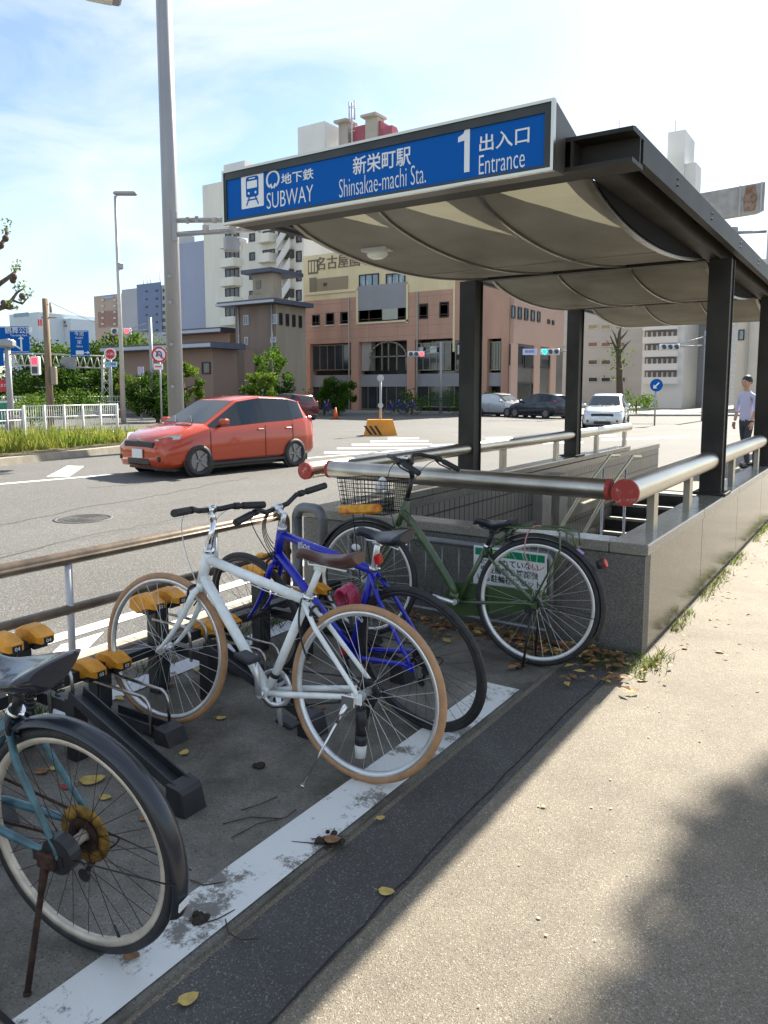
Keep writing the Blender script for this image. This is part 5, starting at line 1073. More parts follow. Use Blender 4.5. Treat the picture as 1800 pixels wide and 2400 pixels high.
def bush(px,pyt,d,w,label,lm=LEAF,h=None,seed=1,sq=False,grp='clipped bushes along the far median'):
    rd=random.Random(seed); p=PD(px,870,d); zt=h or max(.5,PD(px,pyt,d).z); t=thing('bush',(p[0],p[1],0),label,'bush',grp); cen=[]
    for i in range(16): cen.append(((p[0]+rd.uniform(-1,1)*w,p[1]+rd.uniform(-.6,.6)*w,rd.uniform(.25,.85)*zt),.28*zt+.12))
    leafmesh(cen,60,.075,rd).build('foliage',lm,t,normals=False); m=MB(); m.tube([(p[0],p[1],-.1),(p[0],p[1],zt*.6)],.05,n=5); m.build('stem',M['bark'],t); return t
for i,(px_,w_,lb) in enumerate(((60,1.1,'clipped bush left of the utility pole'),(103,1.0,'clipped bush hidden behind the utility pole'),(148,1.0,'clipped bush right of the utility pole'),(190,1.2,'clipped bush left of the lattice column'))): bush(px_,860,46,w_,lb,LEAF2 if i%2==0 else LEAF,h=1.5,seed=60+i)
bush(65,890,34,1.6,'spreading yellow-green bush beside the green hoarding',LEAF2,h=1.2,seed=70)
for i,(px_,lb) in enumerate(((1010,'low shrub at the foot of the shop building right corner'),(890,'green shrub by the shop pillar'),(700,'shrub in front of the shop building left bay'),(1375,'bright shrub near the white hatchback'))): bush(px_,880,52,1.3,lb,LEAF,h=1.5,seed=80+i,grp='shrubs before the shops')
# median grass
rd=random.Random(5); m=MB()
for i in range(17000):
    s=rd.random(); q=rd.random()**1.3; p=(ka-kd*12).lerp(kb,s)+kn*(.25+q*5.2); h=rd.uniform(.06,.30)*(.7+.8*math.sin(s*37+q*9)**2); a=rd.uniform(0,6.28); w_=.014+.014*rd.random(); lean=Vector((rd.gauss(0,.5),rd.gauss(0,.5),0))*h*.7
    d_=Vector((math.cos(a),math.sin(a),0))*w_; b0=Vector((p.x,p.y,.14)); m.quad(b0-d_,b0+d_,b0+Vector((0,0,h))+lean+d_*.3,b0+Vector((0,0,h))+lean-d_*.3)
o=m.build('median_grass',GRASSM,normals=False); tag(o,'tall yellow-green grass and weeds growing on the kerbed road median','grass',kind='stuff')
# pollarded branches top left: tree trunk stands outside the frame
t=thing('pollarded_tree',PD(-130,900,13).xyz[:2]+(0,) if False else (PD(-130,900,13).x,PD(-130,900,13).y,0),'knobbly pollarded street tree branches reaching in from the left edge','tree')
rd=random.Random(9); m=MB(); lf=[]; D=13
def P(x,y,dd=0): return PD(x,y,D+dd)
for path,rr in (([(-130,900),(-120,740),(-70,690),(-20,672),(10,662),(28,648),(36,632),(50,625)],[.16,.13,.09,.06,.045,.03,.022,.016]),([(28,650),(48,655),(62,640)],[.022,.016,.01]),([(-100,715),(-50,640),(-10,618),(15,604),(32,590),(38,578)],[.08,.06,.045,.035,.025,.015]),([(-110,700),(-80,600),(-30,560),(0,535),(12,512),(14,490)],[.09,.07,.05,.04,.028,.018]),([(10,662),(22,668),(36,664)],[.03,.03,.02])):
    pts=[P(x+rd.uniform(-2,2),y+rd.uniform(-2,2),.1*i) for i,(x,y) in enumerate(path)]; m.tube(pts,rr,n=8); 
    lf.append((pts[-1]+Vector((0,0,.05)),.13)); lf.append((pts[-2]+Vector((0,0,.08)),.09))
for x,y in ((8,655),(28,605),(12,515),(48,640),(30,598),(2,530)): m.sphere(P(x,y),.055,(1,1,1.1),8,6)
m.build('trunk',M['bark'],t); leafmesh([(c,r*.75) for c,r in lf],24,.028,rd).build('leaf_tufts',LEAF2,t,normals=False)
# bare pruned tree beyond canopy
t=thing('pruned_tree',(PD(1338,880,48).x,PD(1338,880,48).y,0),'bare pruned tree standing between the canopy columns','tree'); m=MB(); D=48
for path,rr in (([(1340,905),(1338,800),(1336,760),(1338,720),(1342,705)],[.25,.2,.16,.1,.05]),([(1337,770),(1325,740),(1318,725)],[.1,.07,.03]),([(1337,765),(1352,745),(1362,735)],[.1,.06,.03]),([(1336,750),(1328,722),(1322,712)],[.08,.05,.02]),([(1338,735),(1350,722),(1357,712)],[.07,.05,.02]),([(1325,742),(1316,742),(1310,735)],[.05,.04,.02])): m.tube([PD(x,y,D) for x,y in path],rr,n=7)
m.build('trunk',M['bark'],t); leafmesh([(PD(1335,790,D),1.1),(PD(1345,770,D),.9),(PD(1330,760,D),.6)],40,.1,rd).build('leaf_tufts',LEAF2,t,normals=False)
# street tree out of frame on the right whose crown shades the pavement
def shade_tree():
    rd=random.Random(31); p=Vector((1.9,11.6,0)); t=thing('pavement_tree',p,'leafy pavement tree just outside the right edge that shades the near pavement','tree'); cen=[]
    while len(cen)<210:
        xs_=rd.uniform(-.36,1.7); ys_=rd.uniform(-.9,3.9); z=rd.uniform(6.6,9.2)
        if xs_-.28<-.60+.10*max(0,ys_-2.2)**1.3 or ys_>3.25+.8*(xs_+.1): continue
        cen.append(((xs_+z*SUN.x/SUN.z,ys_+z*SUN.y/SUN.z,z),rd.uniform(.26,.36)))
    leafmesh(cen,110,.09,rd).build('crown',LEAF,t,normals=False); m=MB(); m.tube([(p.x,p.y,0),(p.x,p.y,2),(p.x+.1,p.y-.2,7.)],[.17,.14,.08],n=9)
    for c,_ in cen[:9]: m.tube([(p.x+.03,p.y-.05,5.0),Vector(c)],[.05,.015],n=5)
    m.build('trunk',M['bark'],t)
shade_tree()
# ================================================================ POLES, SIGNS, SIGNALS
def pole(name,px,pyt,d,r0,r1,label,m_,cat='pole',base=-.1,group=None,n=10):
    p=PD(px,870,d); z=PD(px,pyt,d).z; t=thing(name,(p.x,p.y,base),label,cat,group); m=MB(); m.tube([(p.x,p.y,base),(p.x,p.y,z)],[r0,r1],n=n); m.build('pole',m_,t); return t,p,z
LG=mat('galvanised_grey',(.36,.36,.37),.5,.35,.08,3,streak=(1,1,.15))
t,p,z=pole('signal_pole',380,-260,21,.215,.20,'tall thick grey octagonal pole carrying a lamp and a signal arm',LG,n=8)
rt3=Vector((RT[0],RT[1],0)); fw3=Vector((FW[0],FW[1],0))
def at(dx,dz_px,dy=0,d=21): return Vector((p.x,p.y,0))+rt3*dx+fw3*dy+Vector((0,0,PD(380,dz_px,d).z))
sc=21/FPX*KK
m=MB(); c=at(-.1,-70,-.2)
q=PD(215,4,20.2); m.tube([Vector((p.x,p.y,q.z+2.2)),q+Vector((0,0,.35))+fw3*.0],[.07,.05],n=8); m.build('lamp_arm',LG,t)
m=MB(); rz=Matrix.Rotation(YAW+R(25),3,'Z'); m.box(q+Vector((0,0,.14)),(1.05,.42,.18),rz,.05); hd=m.build('lamp_head',LG,t); m=MB(); m.box(q+Vector((0,0,.04)),(.6,.26,.05),rz,.01); m.build('lamp_glass',MATS['lamp_glass'],hd)
m=MB(); 
for yy in (478,508): m.tube([at(.15,yy,-.1),at((560-380)*sc,yy-2 if yy<490 else yy-12,-.1)],.07,n=8)
m.box(at(.12,492,-.12),(.14,.14,.75),rz); m.build('signal_arm',LG,t)
m=MB(); rd=random.Random(4)
for k in range(9):
    x=.5+k*.24; m.box(at(x,rd.uniform(472,500),-.15),(rd.uniform(.08,.18),.12,rd.uniform(.1,.25)),rz,.01)
m.build('arm_fittings',mat('fittings_beige',(.42,.40,.36),.6,.2,.3,8),t)
m=MB(); m.box(at((510-380)*sc,530,-.15),(.40,.28,.38),rz,.03); m.tube([at((510-380)*sc,505,-.12),at((510-380)*sc,518,-.12)],.03,n=6); bx=m.build('signal_box',LG,t)
m=MB(); m.tube([at((527-380)*sc,523,-.15),at((542-380)*sc,523,-.15)],[.10,.06],n=12); m.build('camera',M['whitep'],t)
m=MB()
for yy in (600,745,835,655): m.tube([at(.0,yy,-.24),at(.0,yy,-.28)],.05,n=6)
m.build('bolt',LG,t)
t,p,z=pole('street_lamp',266,424,38,.12,.08,'slim pale street lamp post rising left of the big grey pole',mat('pale_galvanised',(.55,.54,.50),.5,.3,.05,3),cat='street lamp')
m=MB(); q=PD(266,418,38); m.box(q-rt3*(-.1),(1.1,.35,.16),Matrix.Rotation(YAW,3,'Z'),.05); m.build('lamp_head',LG,t)
m=MB(); q=PD(259,575,38); m.box(q,(.25,.25,.3),None,.03); m.build('junction_box',LG,t)
t,p,z=pole('utility_pole',108,645,32,.16,.12,'brown wooden utility pole beside the white fence',mat('weathered_wood',(.23,.165,.11),.9,0,.2,6,.4,streak=(3,3,.3)),base=-.1)
m=MB(); q=PD(119,812,32); m.box(q-fw3*.1,(.22,.2,.75),Matrix.Rotation(YAW,3,'Z'),.03); m.build('switch_box',M['beige'],t)
m=MB(); q=PD(105,686,32); m.tube([q-rt3*.3,q+rt3*.35],.03,n=6); m.tube([q+Vector((0,0,.2))+rt3*.1,q+Vector((0,0,.6))+rt3*.1],.05,n=6); m.build('insulator',M['beige'],t)
w_=thing('overhead_wire',PD(105,655,32),'thin overhead wire sagging from the wooden utility pole to the right','wire'); m=MB(); m.tube(bez(PD(108,652,32),PD(200,700,40),PD(262,712,52),12),.012,n=5); m.build('wire',M['black'],w_)
# gantry with two blue direction signs
D=58; t=thing('sign_gantry',(PD(220,880,D).x,PD(220,880,D).y,0),'white lattice sign gantry spanning the far road with blue direction signs','gantry')
m=MB()
for y0 in (766,792): m.tube([PD(-40,y0-6,D),PD(236,y0+4,D)],.07,n=6)
for k in range(18): x=-30+k*15; m.tube([PD(x,761+ (x+40)*.036,D),PD(x+7.5,788+(x+40)*.036,D)],.035,n=5); m.tube([PD(x+7.5,788+(x+40)*.036,D),PD(x+15,761+(x+55)*.036,D)],.035,n=5)
m.build('truss',mat('gantry_white',(.55,.53,.46),.5,.2),t)
m=MB(); 
for x in (222,238): m.tube([PD(x,768,D),PD(x,905,D)],.11,n=8)
for k in range(7): m.tube([PD(222,780+k*18,D),PD(238,798+k*18,D)],.035,n=5); m.tube([PD(238,780+k*18,D),PD(222,798+k*18,D)],.035,n=5)
m.build('lattice_column',MATS['gantry_white'],t)
for y0 in (816,838):
    m=MB(); m.tube([PD(60,y0-2,D+2),PD(226,y0+3,D+2)],.05,n=5); m.build('stay_rail',MATS['gantry_white'],t)
def road_sign(x0,x1,y0,y1,d,parent,name='direction_sign'):
    a,b=PD(x0,y1,d),PD(x1,y0,d); c=(a+b)/2; w=(Vector((b.x,b.y))-Vector((a.x,a.y))).length; h=b.z-a.z
    F=frame(c,rt3,(0,0,1)); m=MB(); rot=Matrix.Rotation(YAW,3,'Z'); m.box(c,(w,.05,h),rot,.01); o=m.build(name,M['signblue'],parent)
    m=MB(); 
    for dx,dz,ww,hh in ((0,h/2-.07,w-.12,.03),(0,-h/2+.07,w-.12,.03)): m.box(c+rt3*dx+Vector((0,0,dz))-fw3*.032,(ww,.01,hh),rot)
    m.build('sign_border',M['signwhite'],o); return o,c,w,h
def onsign(o,c,s,dx,dz,size,d=.04,w=1,m_=None): return text(s,size,frame(c+rt3*dx+Vector((0,0,dz))-fw3*d,rt3,(0,0,1)),m_ or M['signwhite'],o,ext=.006,w=w)
rot=Matrix.Rotation(YAW,3,'Z')
o,c,w,h=road_sign(-44,62,705,762,D-.3,t)
onsign(o,c,'鶴舞公園',w*.30,h*.33,.52); onsign(o,c,'Tsurumai Park',w*.30,h*.16,.22)
m=MB(); m.box(c+rt3*w*.34+Vector((0,0,-h*.18))-fw3*.04,(.13,.01,h*.5),rot); m.poly([c+rt3*(w*.34+e)+Vector((0,0,zz))-fw3*.046 for e,zz in ((-.22,h*.02),(.22,h*.02),(0,h*.12))]); m.box(c+rt3*(w*.34-.35)+Vector((0,0,-h*.26))-fw3*.04,(.8,.01,.12),Matrix.Rotation(YAW,3,'Z')@Matrix.Rotation(R(32),3,'Y')); m.build('arrow',M['signwhite'],o)
o,c,w,h=road_sign(153,191,714,770,D-.4,t)
onsign(o,c,'今池',0,h*.36,.36); onsign(o,c,'Imaike',0,h*.22,.22); onsign(o,c,'栄',0,h*.04,.36); onsign(o,c,'Sakae',0,-h*.11,.22)
m=MB(); m.box(c+Vector((0,0,-h*.35))-fw3*.04,(w*.42,.01,.3),rot); m.box(c+rt3*w*.32+Vector((0,0,-h*.35))-fw3*.04,(w*.16,.01,.06),rot); m.poly([c+rt3*(w*.40+e)+Vector((0,0,-h*.35+zz))-fw3*.046 for e,zz in((0,.13),(0,-.13),(.18,0))]); m.build('route_marks',M['signwhite'],o)
for x0,x1,y0,y1,lb in ((133,164,771,797,'grey back'),): 
    m=MB(); a,b=PD(x0,y1,D-.2),PD(x1,y0,D-.2); m.box((a+b)/2,((b-a).xy.length,.06,b.z-a.z),rot); m.build('sign_back',mat('sign_back_grey',(.32,.32,.30),.6,.3,.1,3),t)
# pedestrian signal pole at the left edge
t,p,z=pole('pedestrian_signal',22,732,27,.11,.1,'grey post at the left edge carrying a red pedestrian signal',LG,cat='signal')
m=MB(); q=PD(50,765,27); m.tube([Vector((p.x,p.y,q.z)),q+rt3*.35],.03,n=6); m.build('bracket',LG,t)
q=PD(77,790,27); m=MB(); m.box(q,(.30,.18,.66),rot,.03); hd=m.build('signal_head',M['whitep'],t)
for dz,mm,nm in ((.155,mat('lit_red_signal',(.6,.02,.03),.4,emit=1.2,emitcol=(1,.03,.05)),'red_lens'),(-.155,mat('unlit_lens',(.05,.06,.07),.3),'dark_lens')): m=MB(); m.box(q+Vector((0,0,dz))-fw3*.095,(.2,.02,.24),rot,.005); m.build(nm,mm,hd)
m=MB(); m.box(PD(8,742,27),(.75,.35,.28),rot,.06); m.build('lamp_housing',LG,t)
m=MB(); q=PD(5,833,27); m.box(q,(.52,.04,.42),rot,.01); o=m.build('red_plate',mat('red_sign',(.55,.02,.03),.4),t); text('止まれ',.14,frame(q-fw3*.03,rt3,(0,0,1)),M['signwhite'],o,ext=.003)
m=MB(); q=PD(-2,775,26.9); m.box(q,(.32,.04,.5),rot,.01); m.build('blue_plate',M['signblue'],t)
t=thing('green_hoarding',(PD(5,905,33).x,PD(5,905,33).y,-.1),'green site hoarding panel at the left edge behind the fence','hoarding'); m=MB(); q=PD(-10,893,33); m.box(q,(1.6,.06,.95),rot); m.build('panel',mat('hoarding_green',(.03,.25,.16),.5,0,.1,2),t); m=MB(); m.box(PD(-10,868,32.9),(1.6,.06,.08),rot); m.build('rail',M['whitep'],t)
# round red stop-style sign, no-turn sign
def roundsign(px,py,d,r,pole_to,label,face,ringc,sym,name='road_sign',polem=None):
    q=PD(px,py,d); t=thing(name,(q.x,q.y,-.1),label,'road sign','round road signs'); m=MB(); m.tube([(q.x+fw3.x*.06,q.y+fw3.y*.06,-.1),(q.x+fw3.x*.06,q.y+fw3.y*.06,q.z+.2)],.04,n=8); m.build('post',polem or LG,t)
    m=MB(); m.disc(q,fw3,r,.02,28); o=m.build('plate',face,t)
    if ringc: m=MB(); m.ring(q-fw3*.012,fw3,r*.88,0,n=28,prof=[(-r*.11,-.004),(-r*.11,.004),(r*.11,.004),(r*.11,-.004)],start=(0,0,1)); m.build('rim',ringc,o)
    if sym: sym(q,o,r)
    return t,q
RS=mat('sign_red',(.62,.02,.03),.4)
t,q=roundsign(238,765,44,.36,0,'red round sign with white lettering on the far pavement',RS,M['signwhite'],lambda q,o,r: text('進入禁止',.17,frame(q-fw3*.03,rt3,(0,0,1)),M['signwhite'],o,ext=.004))
m=MB(); q2=PD(240,787,43.9); m.box(q2,(.66,.04,.3),rot); o=m.build('sub_plate',mat('pale_blue_plate',(.35,.55,.7),.4),t); text('バス専用',.14,frame(q2-fw3*.03,rt3,(0,0,1)),M['signblue'],o,ext=.003)
def uturn(q,o,r):
    m=MB(); P=[q-fw3*.03+rt3*(r*.28*math.cos(a)) +Vector((0,0,r*.12+r*.28*math.sin(a))) for a in [math.pi*k/8 for k in range(9)]]; P=[P[0]-Vector((0,0,r*.55))]+P+[P[-1]-Vector((0,0,r*.2))]; m.tube(P,r*.07,n=6); e=P[-1]; m.poly([e+rt3*r*.2-fw3*.02,e-rt3*r*.2-fw3*.02,e-Vector((0,0,r*.26))-fw3*.02]); m.build('arrow',M['signblue'],o)
    m=MB(); m.box(q-fw3*.045,(r*1.5,.006,r*.16),rot@Matrix.Rotation(R(45),3,'Y')); m.build('slash',RS,o)
t,q=roundsign(344,766,36,.37,0,'round no u-turn sign with red ring beside the big grey pole',M['signwhite'],RS,uturn)
m=MB(); q2=PD(342,792,35.9); m.box(q2,(.42,.03,.28),rot); o=m.build('sub_plate',M['signwhite'],t); m=MB(); m.box(q2-fw3*.03,(.3,.01,.05),rot); m.build('red_arrow',RS,o)
t,p,z=pole('red_post',262,800,40,.055,.05,'thin bright red post beside the lattice column',RS)
t,p,z=pole('notice_post',304,800,42,.03,.03,'thin post with a small framed notice near the no-turn sign',LG); m=MB(); q=PD(304,802,41.9); m.box(q,(.34,.04,.5),rot,.01); m.build('notice',mat('lilac_notice',(.45,.42,.55),.5),t)
def arrowsym(q,o,r):
    m=MB(); d1=(-rt3*.7-Vector((0,0,.7))).normalized(); m.box(q-fw3*.02,(r*1.1,.01,r*.22),rot@Matrix.Rotation(R(-45),3,'Y')); e=q+d1*r*.62-fw3*.03; s=Vector((rt3.x*.7,rt3.y*.7,-.7)); m.poly([e+d1*r*.12,e-d1*r*.35+s*r*.42,e-d1*r*.35-s*r*.42]); m.build('arrow',M['signwhite'],o)
roundsign(1418,832,36,.30,0,'round blue keep-left arrow sign beyond the canopy',M['signblue'],None,arrowsym)
# horizontal traffic signals
def hsignal(px,py,d,w,label,lit,arm,polepx,body=M['whitep'],plate=None):
    q=PD(px,py,d); pp=PD(polepx,870,d); t=thing('traffic_signal',(pp.x,pp.y,0),label,'traffic signal','horizontal traffic signals'); m=MB(); m.tube([(pp.x,pp.y,-.1),(pp.x,pp.y,q.z+.9)],.11,n=8); m.build('post',LG,t)
    m=MB(); m.tube([Vector((pp.x,pp.y,q.z+.1)),q+fw3*.15],.045,n=6); m.tube([Vector((pp.x,pp.y,q.z+.6)),q+fw3*.15],.035,n=6); m.build('arm',LG,t)
    m=MB(); m.box(q,(w,.2,w*.34),rot,.05); hd=m.build('signal_head',body,t)
    cols=[mat('green_lens_lit',(.0,.4,.25),.4,emit=2,emitcol=(.0,.9,.5)),mat('amber_lens',(.06,.04,.02),.3),mat('red_lens_lit',(.5,.02,.03),.4,emit=1.5,emitcol=(1,.05,.06))]; off=mat('unlit_lens',(.05,.06,.07),.3)
    for k in range(3):
        m=MB(); e=q+rt3*(k-1)*w*.31-fw3*.105; m.disc(e,fw3,w*.125,.02,16); m.build('lens',cols[k] if lit==k else off,hd)
        m=MB(); m.ring(e-fw3*.05,fw3,w*.135,0,n=14,a0=0,a1=180,prof=[(-.01,-.08),(-.01,.08),(.01,.08),(.01,-.08)],start=rt3); m.build('visor',M['black'] if body is not M['whitep'] else body,hd)
    if plate:
        m=MB(); e=q-rt3*w*1.05; m.box(e,(w*.75,.04,w*.32),rot); o=m.build('name_plate',mat('lilac_plate',(.6,.6,.8),.4),t); text(plate,w*.17,frame(e-fw3*.03,rt3,(0,0,1)),M['signblue'],o,ext=.004)
    return t
hsignal(899,765,56,1.25,'white traffic signal showing red in front of the shop building',2,1,952,M['whitep'])
hsignal(1188,760,46,1.15,'traffic signal showing green with a small place-name plate',0,1,1245,M['whitep'],'新栄町')
hsignal(1446,750,42,1.1,'unlit traffic signal seen before the white balconies',None,1,1520,M['whitep'])
hsignal(262,716,50,1.3,'traffic signal peeping out behind the street lamp post',2,1,330,M['whitep'])
# big portal pole with rusty beam at the right edge
t,p,z=pole('portal_pole',1658,385,20,.22,.22,'thick pale grey portal post with a rust-stained cross beam at the right edge',mat('pale_portal_grey',(.50,.51,.52),.5,.2,.06,3,streak=(1,1,.2)),n=14)
m=MB(); a,b=PD(1652,424,20),PD(1380,470,21.5); m.loft([[a+Vector((0,0,s*.36))+fw3*e for s,e in((-1,0),(1,0),(1,.4),(-1,.4))],[b+Vector((0,0,s*.36))+fw3*e for s,e in((-1,0),(1,0),(1,.4),(-1,.4))]]); bm_=m.build('cross_beam',mat('stained_beam',(.46,.45,.43),.6,.1,0,4,col2=(.33,.31,.29),detail=8),t)
m=MB(); e=a.lerp(b,.11); d_=(b-a).normalized(); m.loft([[e+d_*x+Vector((0,0,zz))-fw3*.02 for x,zz in ((-.12,-.3),(.12,-.3),(.16,0),(.1,.33),(-.1,.33),(-.16,0))],[e+d_*x+Vector((0,0,zz))-fw3*.004 for x,zz in ((-.12,-.3),(.12,-.3),(.16,0),(.1,.33),(-.1,.33),(-.16,0))]]); m.build('rust_stain',mat('rust_stain',(.20,.09,.05),.8,0,0,9,col2=(.34,.26,.21)),bm_)
for k in (.03,.19): m=MB(); e=a.lerp(b,k); m.box(e-fw3*.02+Vector((0,0,0)),(.04,.03,.74),rot); m.build('beam_joint',M['lgrey'],bm_)
m=MB(); q=PD(1585,503,20); m.tube([PD(1655,500,20),q],.04,n=6); m.box(q,(.16,.16,.28),rot,.02); m.build('camera_arm',LG,t)
m=MB(); q=PD(1620,565,20)
# orange block with beacon
t=thing('striped_safety_block',G(820,942,-.1),'orange safety block with black diagonal stripes and a lamp post on the island','safety block'); q=G(822,941,-.1); m=MB()
Lx=.62; R4=[(-Lx,0),(Lx,0),(Lx*.72,.58),(-Lx*.78,.58)]
m.loft([[q+rt3*x+fw3*e+Vector((0,0,zz)) for x,zz in R4] for e in(0,.55)],True,True); o=m.build('block',mat('orange_block',(.75,.30,.03),.5,0,.08,3),t)
m=MB(); 
for k in range(3): x=-.50+k*.17; m.loft([[q+rt3*(x+a_)+Vector((0,0,zz))-fw3*e for a_,zz in((.12,.03),(.22,.03),(-.03+.05*k*.4,.36),(-.12+.05*k*.4,.36))] for e in(.002,.008)])
m.build('stripe',M['black'],o); m=MB(); m.tube([q+fw3*.3+Vector((0,0,.5)),q+fw3*.3+Vector((0,0,2.1))],.045,n=8); m.build('post',LG,t)
for zz,r_ in((2.1,.13),(1.1,.10)): m=MB(); m.disc(q+fw3*.25+Vector((0,0,zz)),fw3,r_,.06,16); m.build('beacon',M['grey'],t)
t=thing('traffic_cone',(PD(725,890,44).x,PD(725,890,44).y,-.1),'small orange cone on the far side of the road','cone'); q=ORG[t.name]; m=MB(); m.tube([q+Vector((0,0,.03)),q+Vector((0,0,.7))],[.17,.03],n=12); m.build('cone',mat('cone_orange',(.75,.12,.03),.5),t); m=MB(); m.box(q+Vector((0,0,.02)),(.42,.42,.04)); m.build('base',M['black'],t)
# white median fence and dark railing
def fence(x0,x1,d0,d1,zt,zb,label,mm,n,group,posts=6,rr=.018):
    a,b=PD(x0,870,d0),PD(x1,870,d1); a.z=b.z=0; t=thing('fence',((a.x+b.x)/2,(a.y+b.y)/2,0),label,'fence',group); m=MB(); V_=lambda f,z:a.lerp(b,f)+Vector((0,0,z))
    for zz in(zt,zb,zt*.62+zb*.38): m.tube([V_(0,zz),V_(1,zz)],rr,n=6)
    m.build('rail',mm,t); m=MB()
    for i in range(n+1): m.tube([V_(i/n,zb),V_(i/n,zt)],rr*.5,n=4)
    m.build('mesh_panel',mm,t)
    for i in range(posts+1): m=MB(); m.tube([V_(i/posts,0),V_(i/posts,zt+.03)],rr*1.7,n=6); m.build('post',mm,t)
    return t
WF=mat('white_fence_paint',(.72,.72,.68),.5)
fence(50,252,21,24,1.10,.25,'white pipe and mesh fence along the grassy median',WF,44,'fences along the median',5,.021)
fence(-60,46,20,22,.98,.2,'darker pipe railing left of the white fence',LG,16,'fences along the median',3,.024)
fence(-40,300,44,50,1.2,.3,'white fence behind the clipped bushes',WF,60,'fences along the median',8,.035)
# small blue-white parked bikes in front of shops
def tiny_bikes():
    src=bpy.data.objects['bicycle.001'] if 'bicycle.001' in bpy.data.objects else None
    for i,(px_,d_,yw,lb) in enumerate(((838,50,20,'blue bicycle parked in front of the arched shop window'),(868,50,15,'blue bicycle parked left of the shop pillar'),(700,50,-30,'blue bicycle parked before the shop building left bay'))):
        c=copy_tree(src); p=PD(px_,880,d_); c.matrix_world=Matrix.Translation((p.x,p.y,.02))@Matrix.Rotation(R(yw),4,'Z'); c['label']=lb; c['group']='bicycles parked by the far shops'
tiny_bikes()
# person beyond the canopy
def person(px,d,label,yaw):
    q=PD(px,880,d); t=thing('person',(q.x,q.y,0),label,'person',rot=Matrix.Rotation(R(yaw),3,'Z'))
    me=bpy.data.meshes.new('body'); V_=[(0,0,.92),(0,0,1.1),(0,.01,1.32),(0,.01,1.45),(0,.03,1.53),(0,.04,1.62), (-.17,0,1.40),(-.21,.02,1.14),(-.19,.10,.93),(.17,0,1.40),(.22,0,1.14),(.20,.09,.92),(-.09,0,.86),(-.10,.10,.48),(-.10,.02,.08),(-.10,.14,.03),(.09,0,.86),(.10,-.08,.48),(.10,-.2,.09),(.10,-.10,.03)]
    E_=[(0,1),(1,2),(2,3),(3,4),(4,5),(3,6),(6,7),(7,8),(3,9),(9,10),(10,11),(0,12),(12,13),(13,14),(14,15),(0,16),(16,17),(17,18),(18,19)]
    rr=[.14,.13,.15,.10,.052,.052,.06,.046,.034,.06,.046,.034,.085,.06,.042,.038,.085,.06,.042,.038]
    me.from_pydata(V_,E_,[]); o=bpy.data.objects.new('body',me); COL.objects.link(o); sk=o.modifiers.new('s','SKIN'); o.modifiers.new('ss','SUBSURF').levels=2
    for i,v in enumerate(me.skin_vertices[0].data): v.radius=(rr[i],rr[i]*.8); v.use_root=(i==0)
    bpy.context.view_layer.update(); m2=bpy.data.meshes.new_from_object(o.evaluated_get(bpy.context.evaluated_depsgraph_get())); bpy.data.objects.remove(o)
    SK=mat('skin',(.50,.30,.21),.5); SH=mat('lavender_shirt',(.50,.50,.68),.8); TR=mat('dark_trousers',(.04,.045,.06),.8)
    for x in(SK,SH,TR): m2.materials.append(x)
    for f in m2.polygons:
        c=f.center; f.use_smooth=True; f.material_index=2 if c.z<.95 and abs(c.x)<.18 else (1 if c.z<1.5 and not(c.z<1.12 and abs(c.x)>.15) else 0)
    b=bpy.data.objects.new('body',m2); COL.objects.link(b); b.parent=t
    m=MB(); m.sphere((0,.05,1.68),.105,(.82,.95,1.12),16,12); m.sphere((0,.15,1.665),.018,(.8,1,1.3),8,6)
    for s in(-1,1): m.sphere((s*.088,.05,1.67),.025,(.4,.8,1.2),8,6)
    m.build('head',SK,t,world=False)
    m=MB()
    for s in(-1,1): m.sphere((s*.034,.143,1.69),.010,(1.3,.6,.8),8,5)
    m.build('eyes',M['black'],t,world=False); m=MB(); m.sphere((0,.142,1.627),.016,(1.5,.4,.35),8,5); m.build('mouth',mat('lips',(.35,.12,.10),.5),t,world=False); m=MB(); m.sphere((0,.03,1.72),.112,(.88,.98,.95),16,10); m.build('hair',M['black'],t,world=False)
    for s in(-1,1):
        m=MB(); hx,hy,hz=.20*s,.11,.84
        m.box((hx,hy,hz+.02),(.03,.075,.09),None,.01)
        for k in range(4): m.tube([(hx,hy-.027+k*.018,hz-.02),(hx-.008*s,hy-.027+k*.018,hz-.055),(hx-.02*s,hy-.027+k*.018,hz-.085+abs(k-1.4)*.008)],.0085,n=6)
        m.tube([(hx,hy+.035,hz+.03),(hx-.01*s,hy+.06,hz),(hx-.02*s,hy+.06,hz-.03)],.010,n=6); m.build('hand',SK,t,world=False)
        m=MB(); m.box((.10*s,.11 if s<0 else -.13,.05),(.09,.26,.09),None,.03); m.build('shoe',M['black'],t,world=False)
person(1614,15,'person in a lavender shirt walking beyond the canopy columns',150)
# ================================================================ LITTER, WEEDS, SMALL THINGS
def leaf(x,y,s,a,m_,label,z=.016,curl=.3,grp='single fallen leaves on the ground'):
    mb=MB(); n=7; c,sn=math.cos(a),math.sin(a); L_=[]; Rr=[]; Md=[]
    for i in range(n):
        t=i/(n-1)*2-1; w_=s*.36*math.sqrt(max(0,1-t*t))*(1-.25*t); zc=z+.002+curl*s*.22*t*t
        def p(u,v,h): return Vector((x+u*c-v*sn,y+u*sn+v*c,h))
        L_.append(p(t*s*.5,w_,zc+.12*s*curl)); Md.append(p(t*s*.5,0,zc)); Rr.append(p(t*s*.5,-w_,zc+.15*s*curl))
    for i in range(n-1): mb.quad(L_[i],L_[i+1],Md[i+1],Md[i],True); mb.quad(Md[i],Md[i+1],Rr[i+1],Rr[i],True)
    st=Md[0]; mb.tube([st,st+Vector((-c*s*.25,-sn*s*.25,.002))],.0012,n=4)
    solo(mb,'fallen_leaf',m_,label,'leaf',grp)
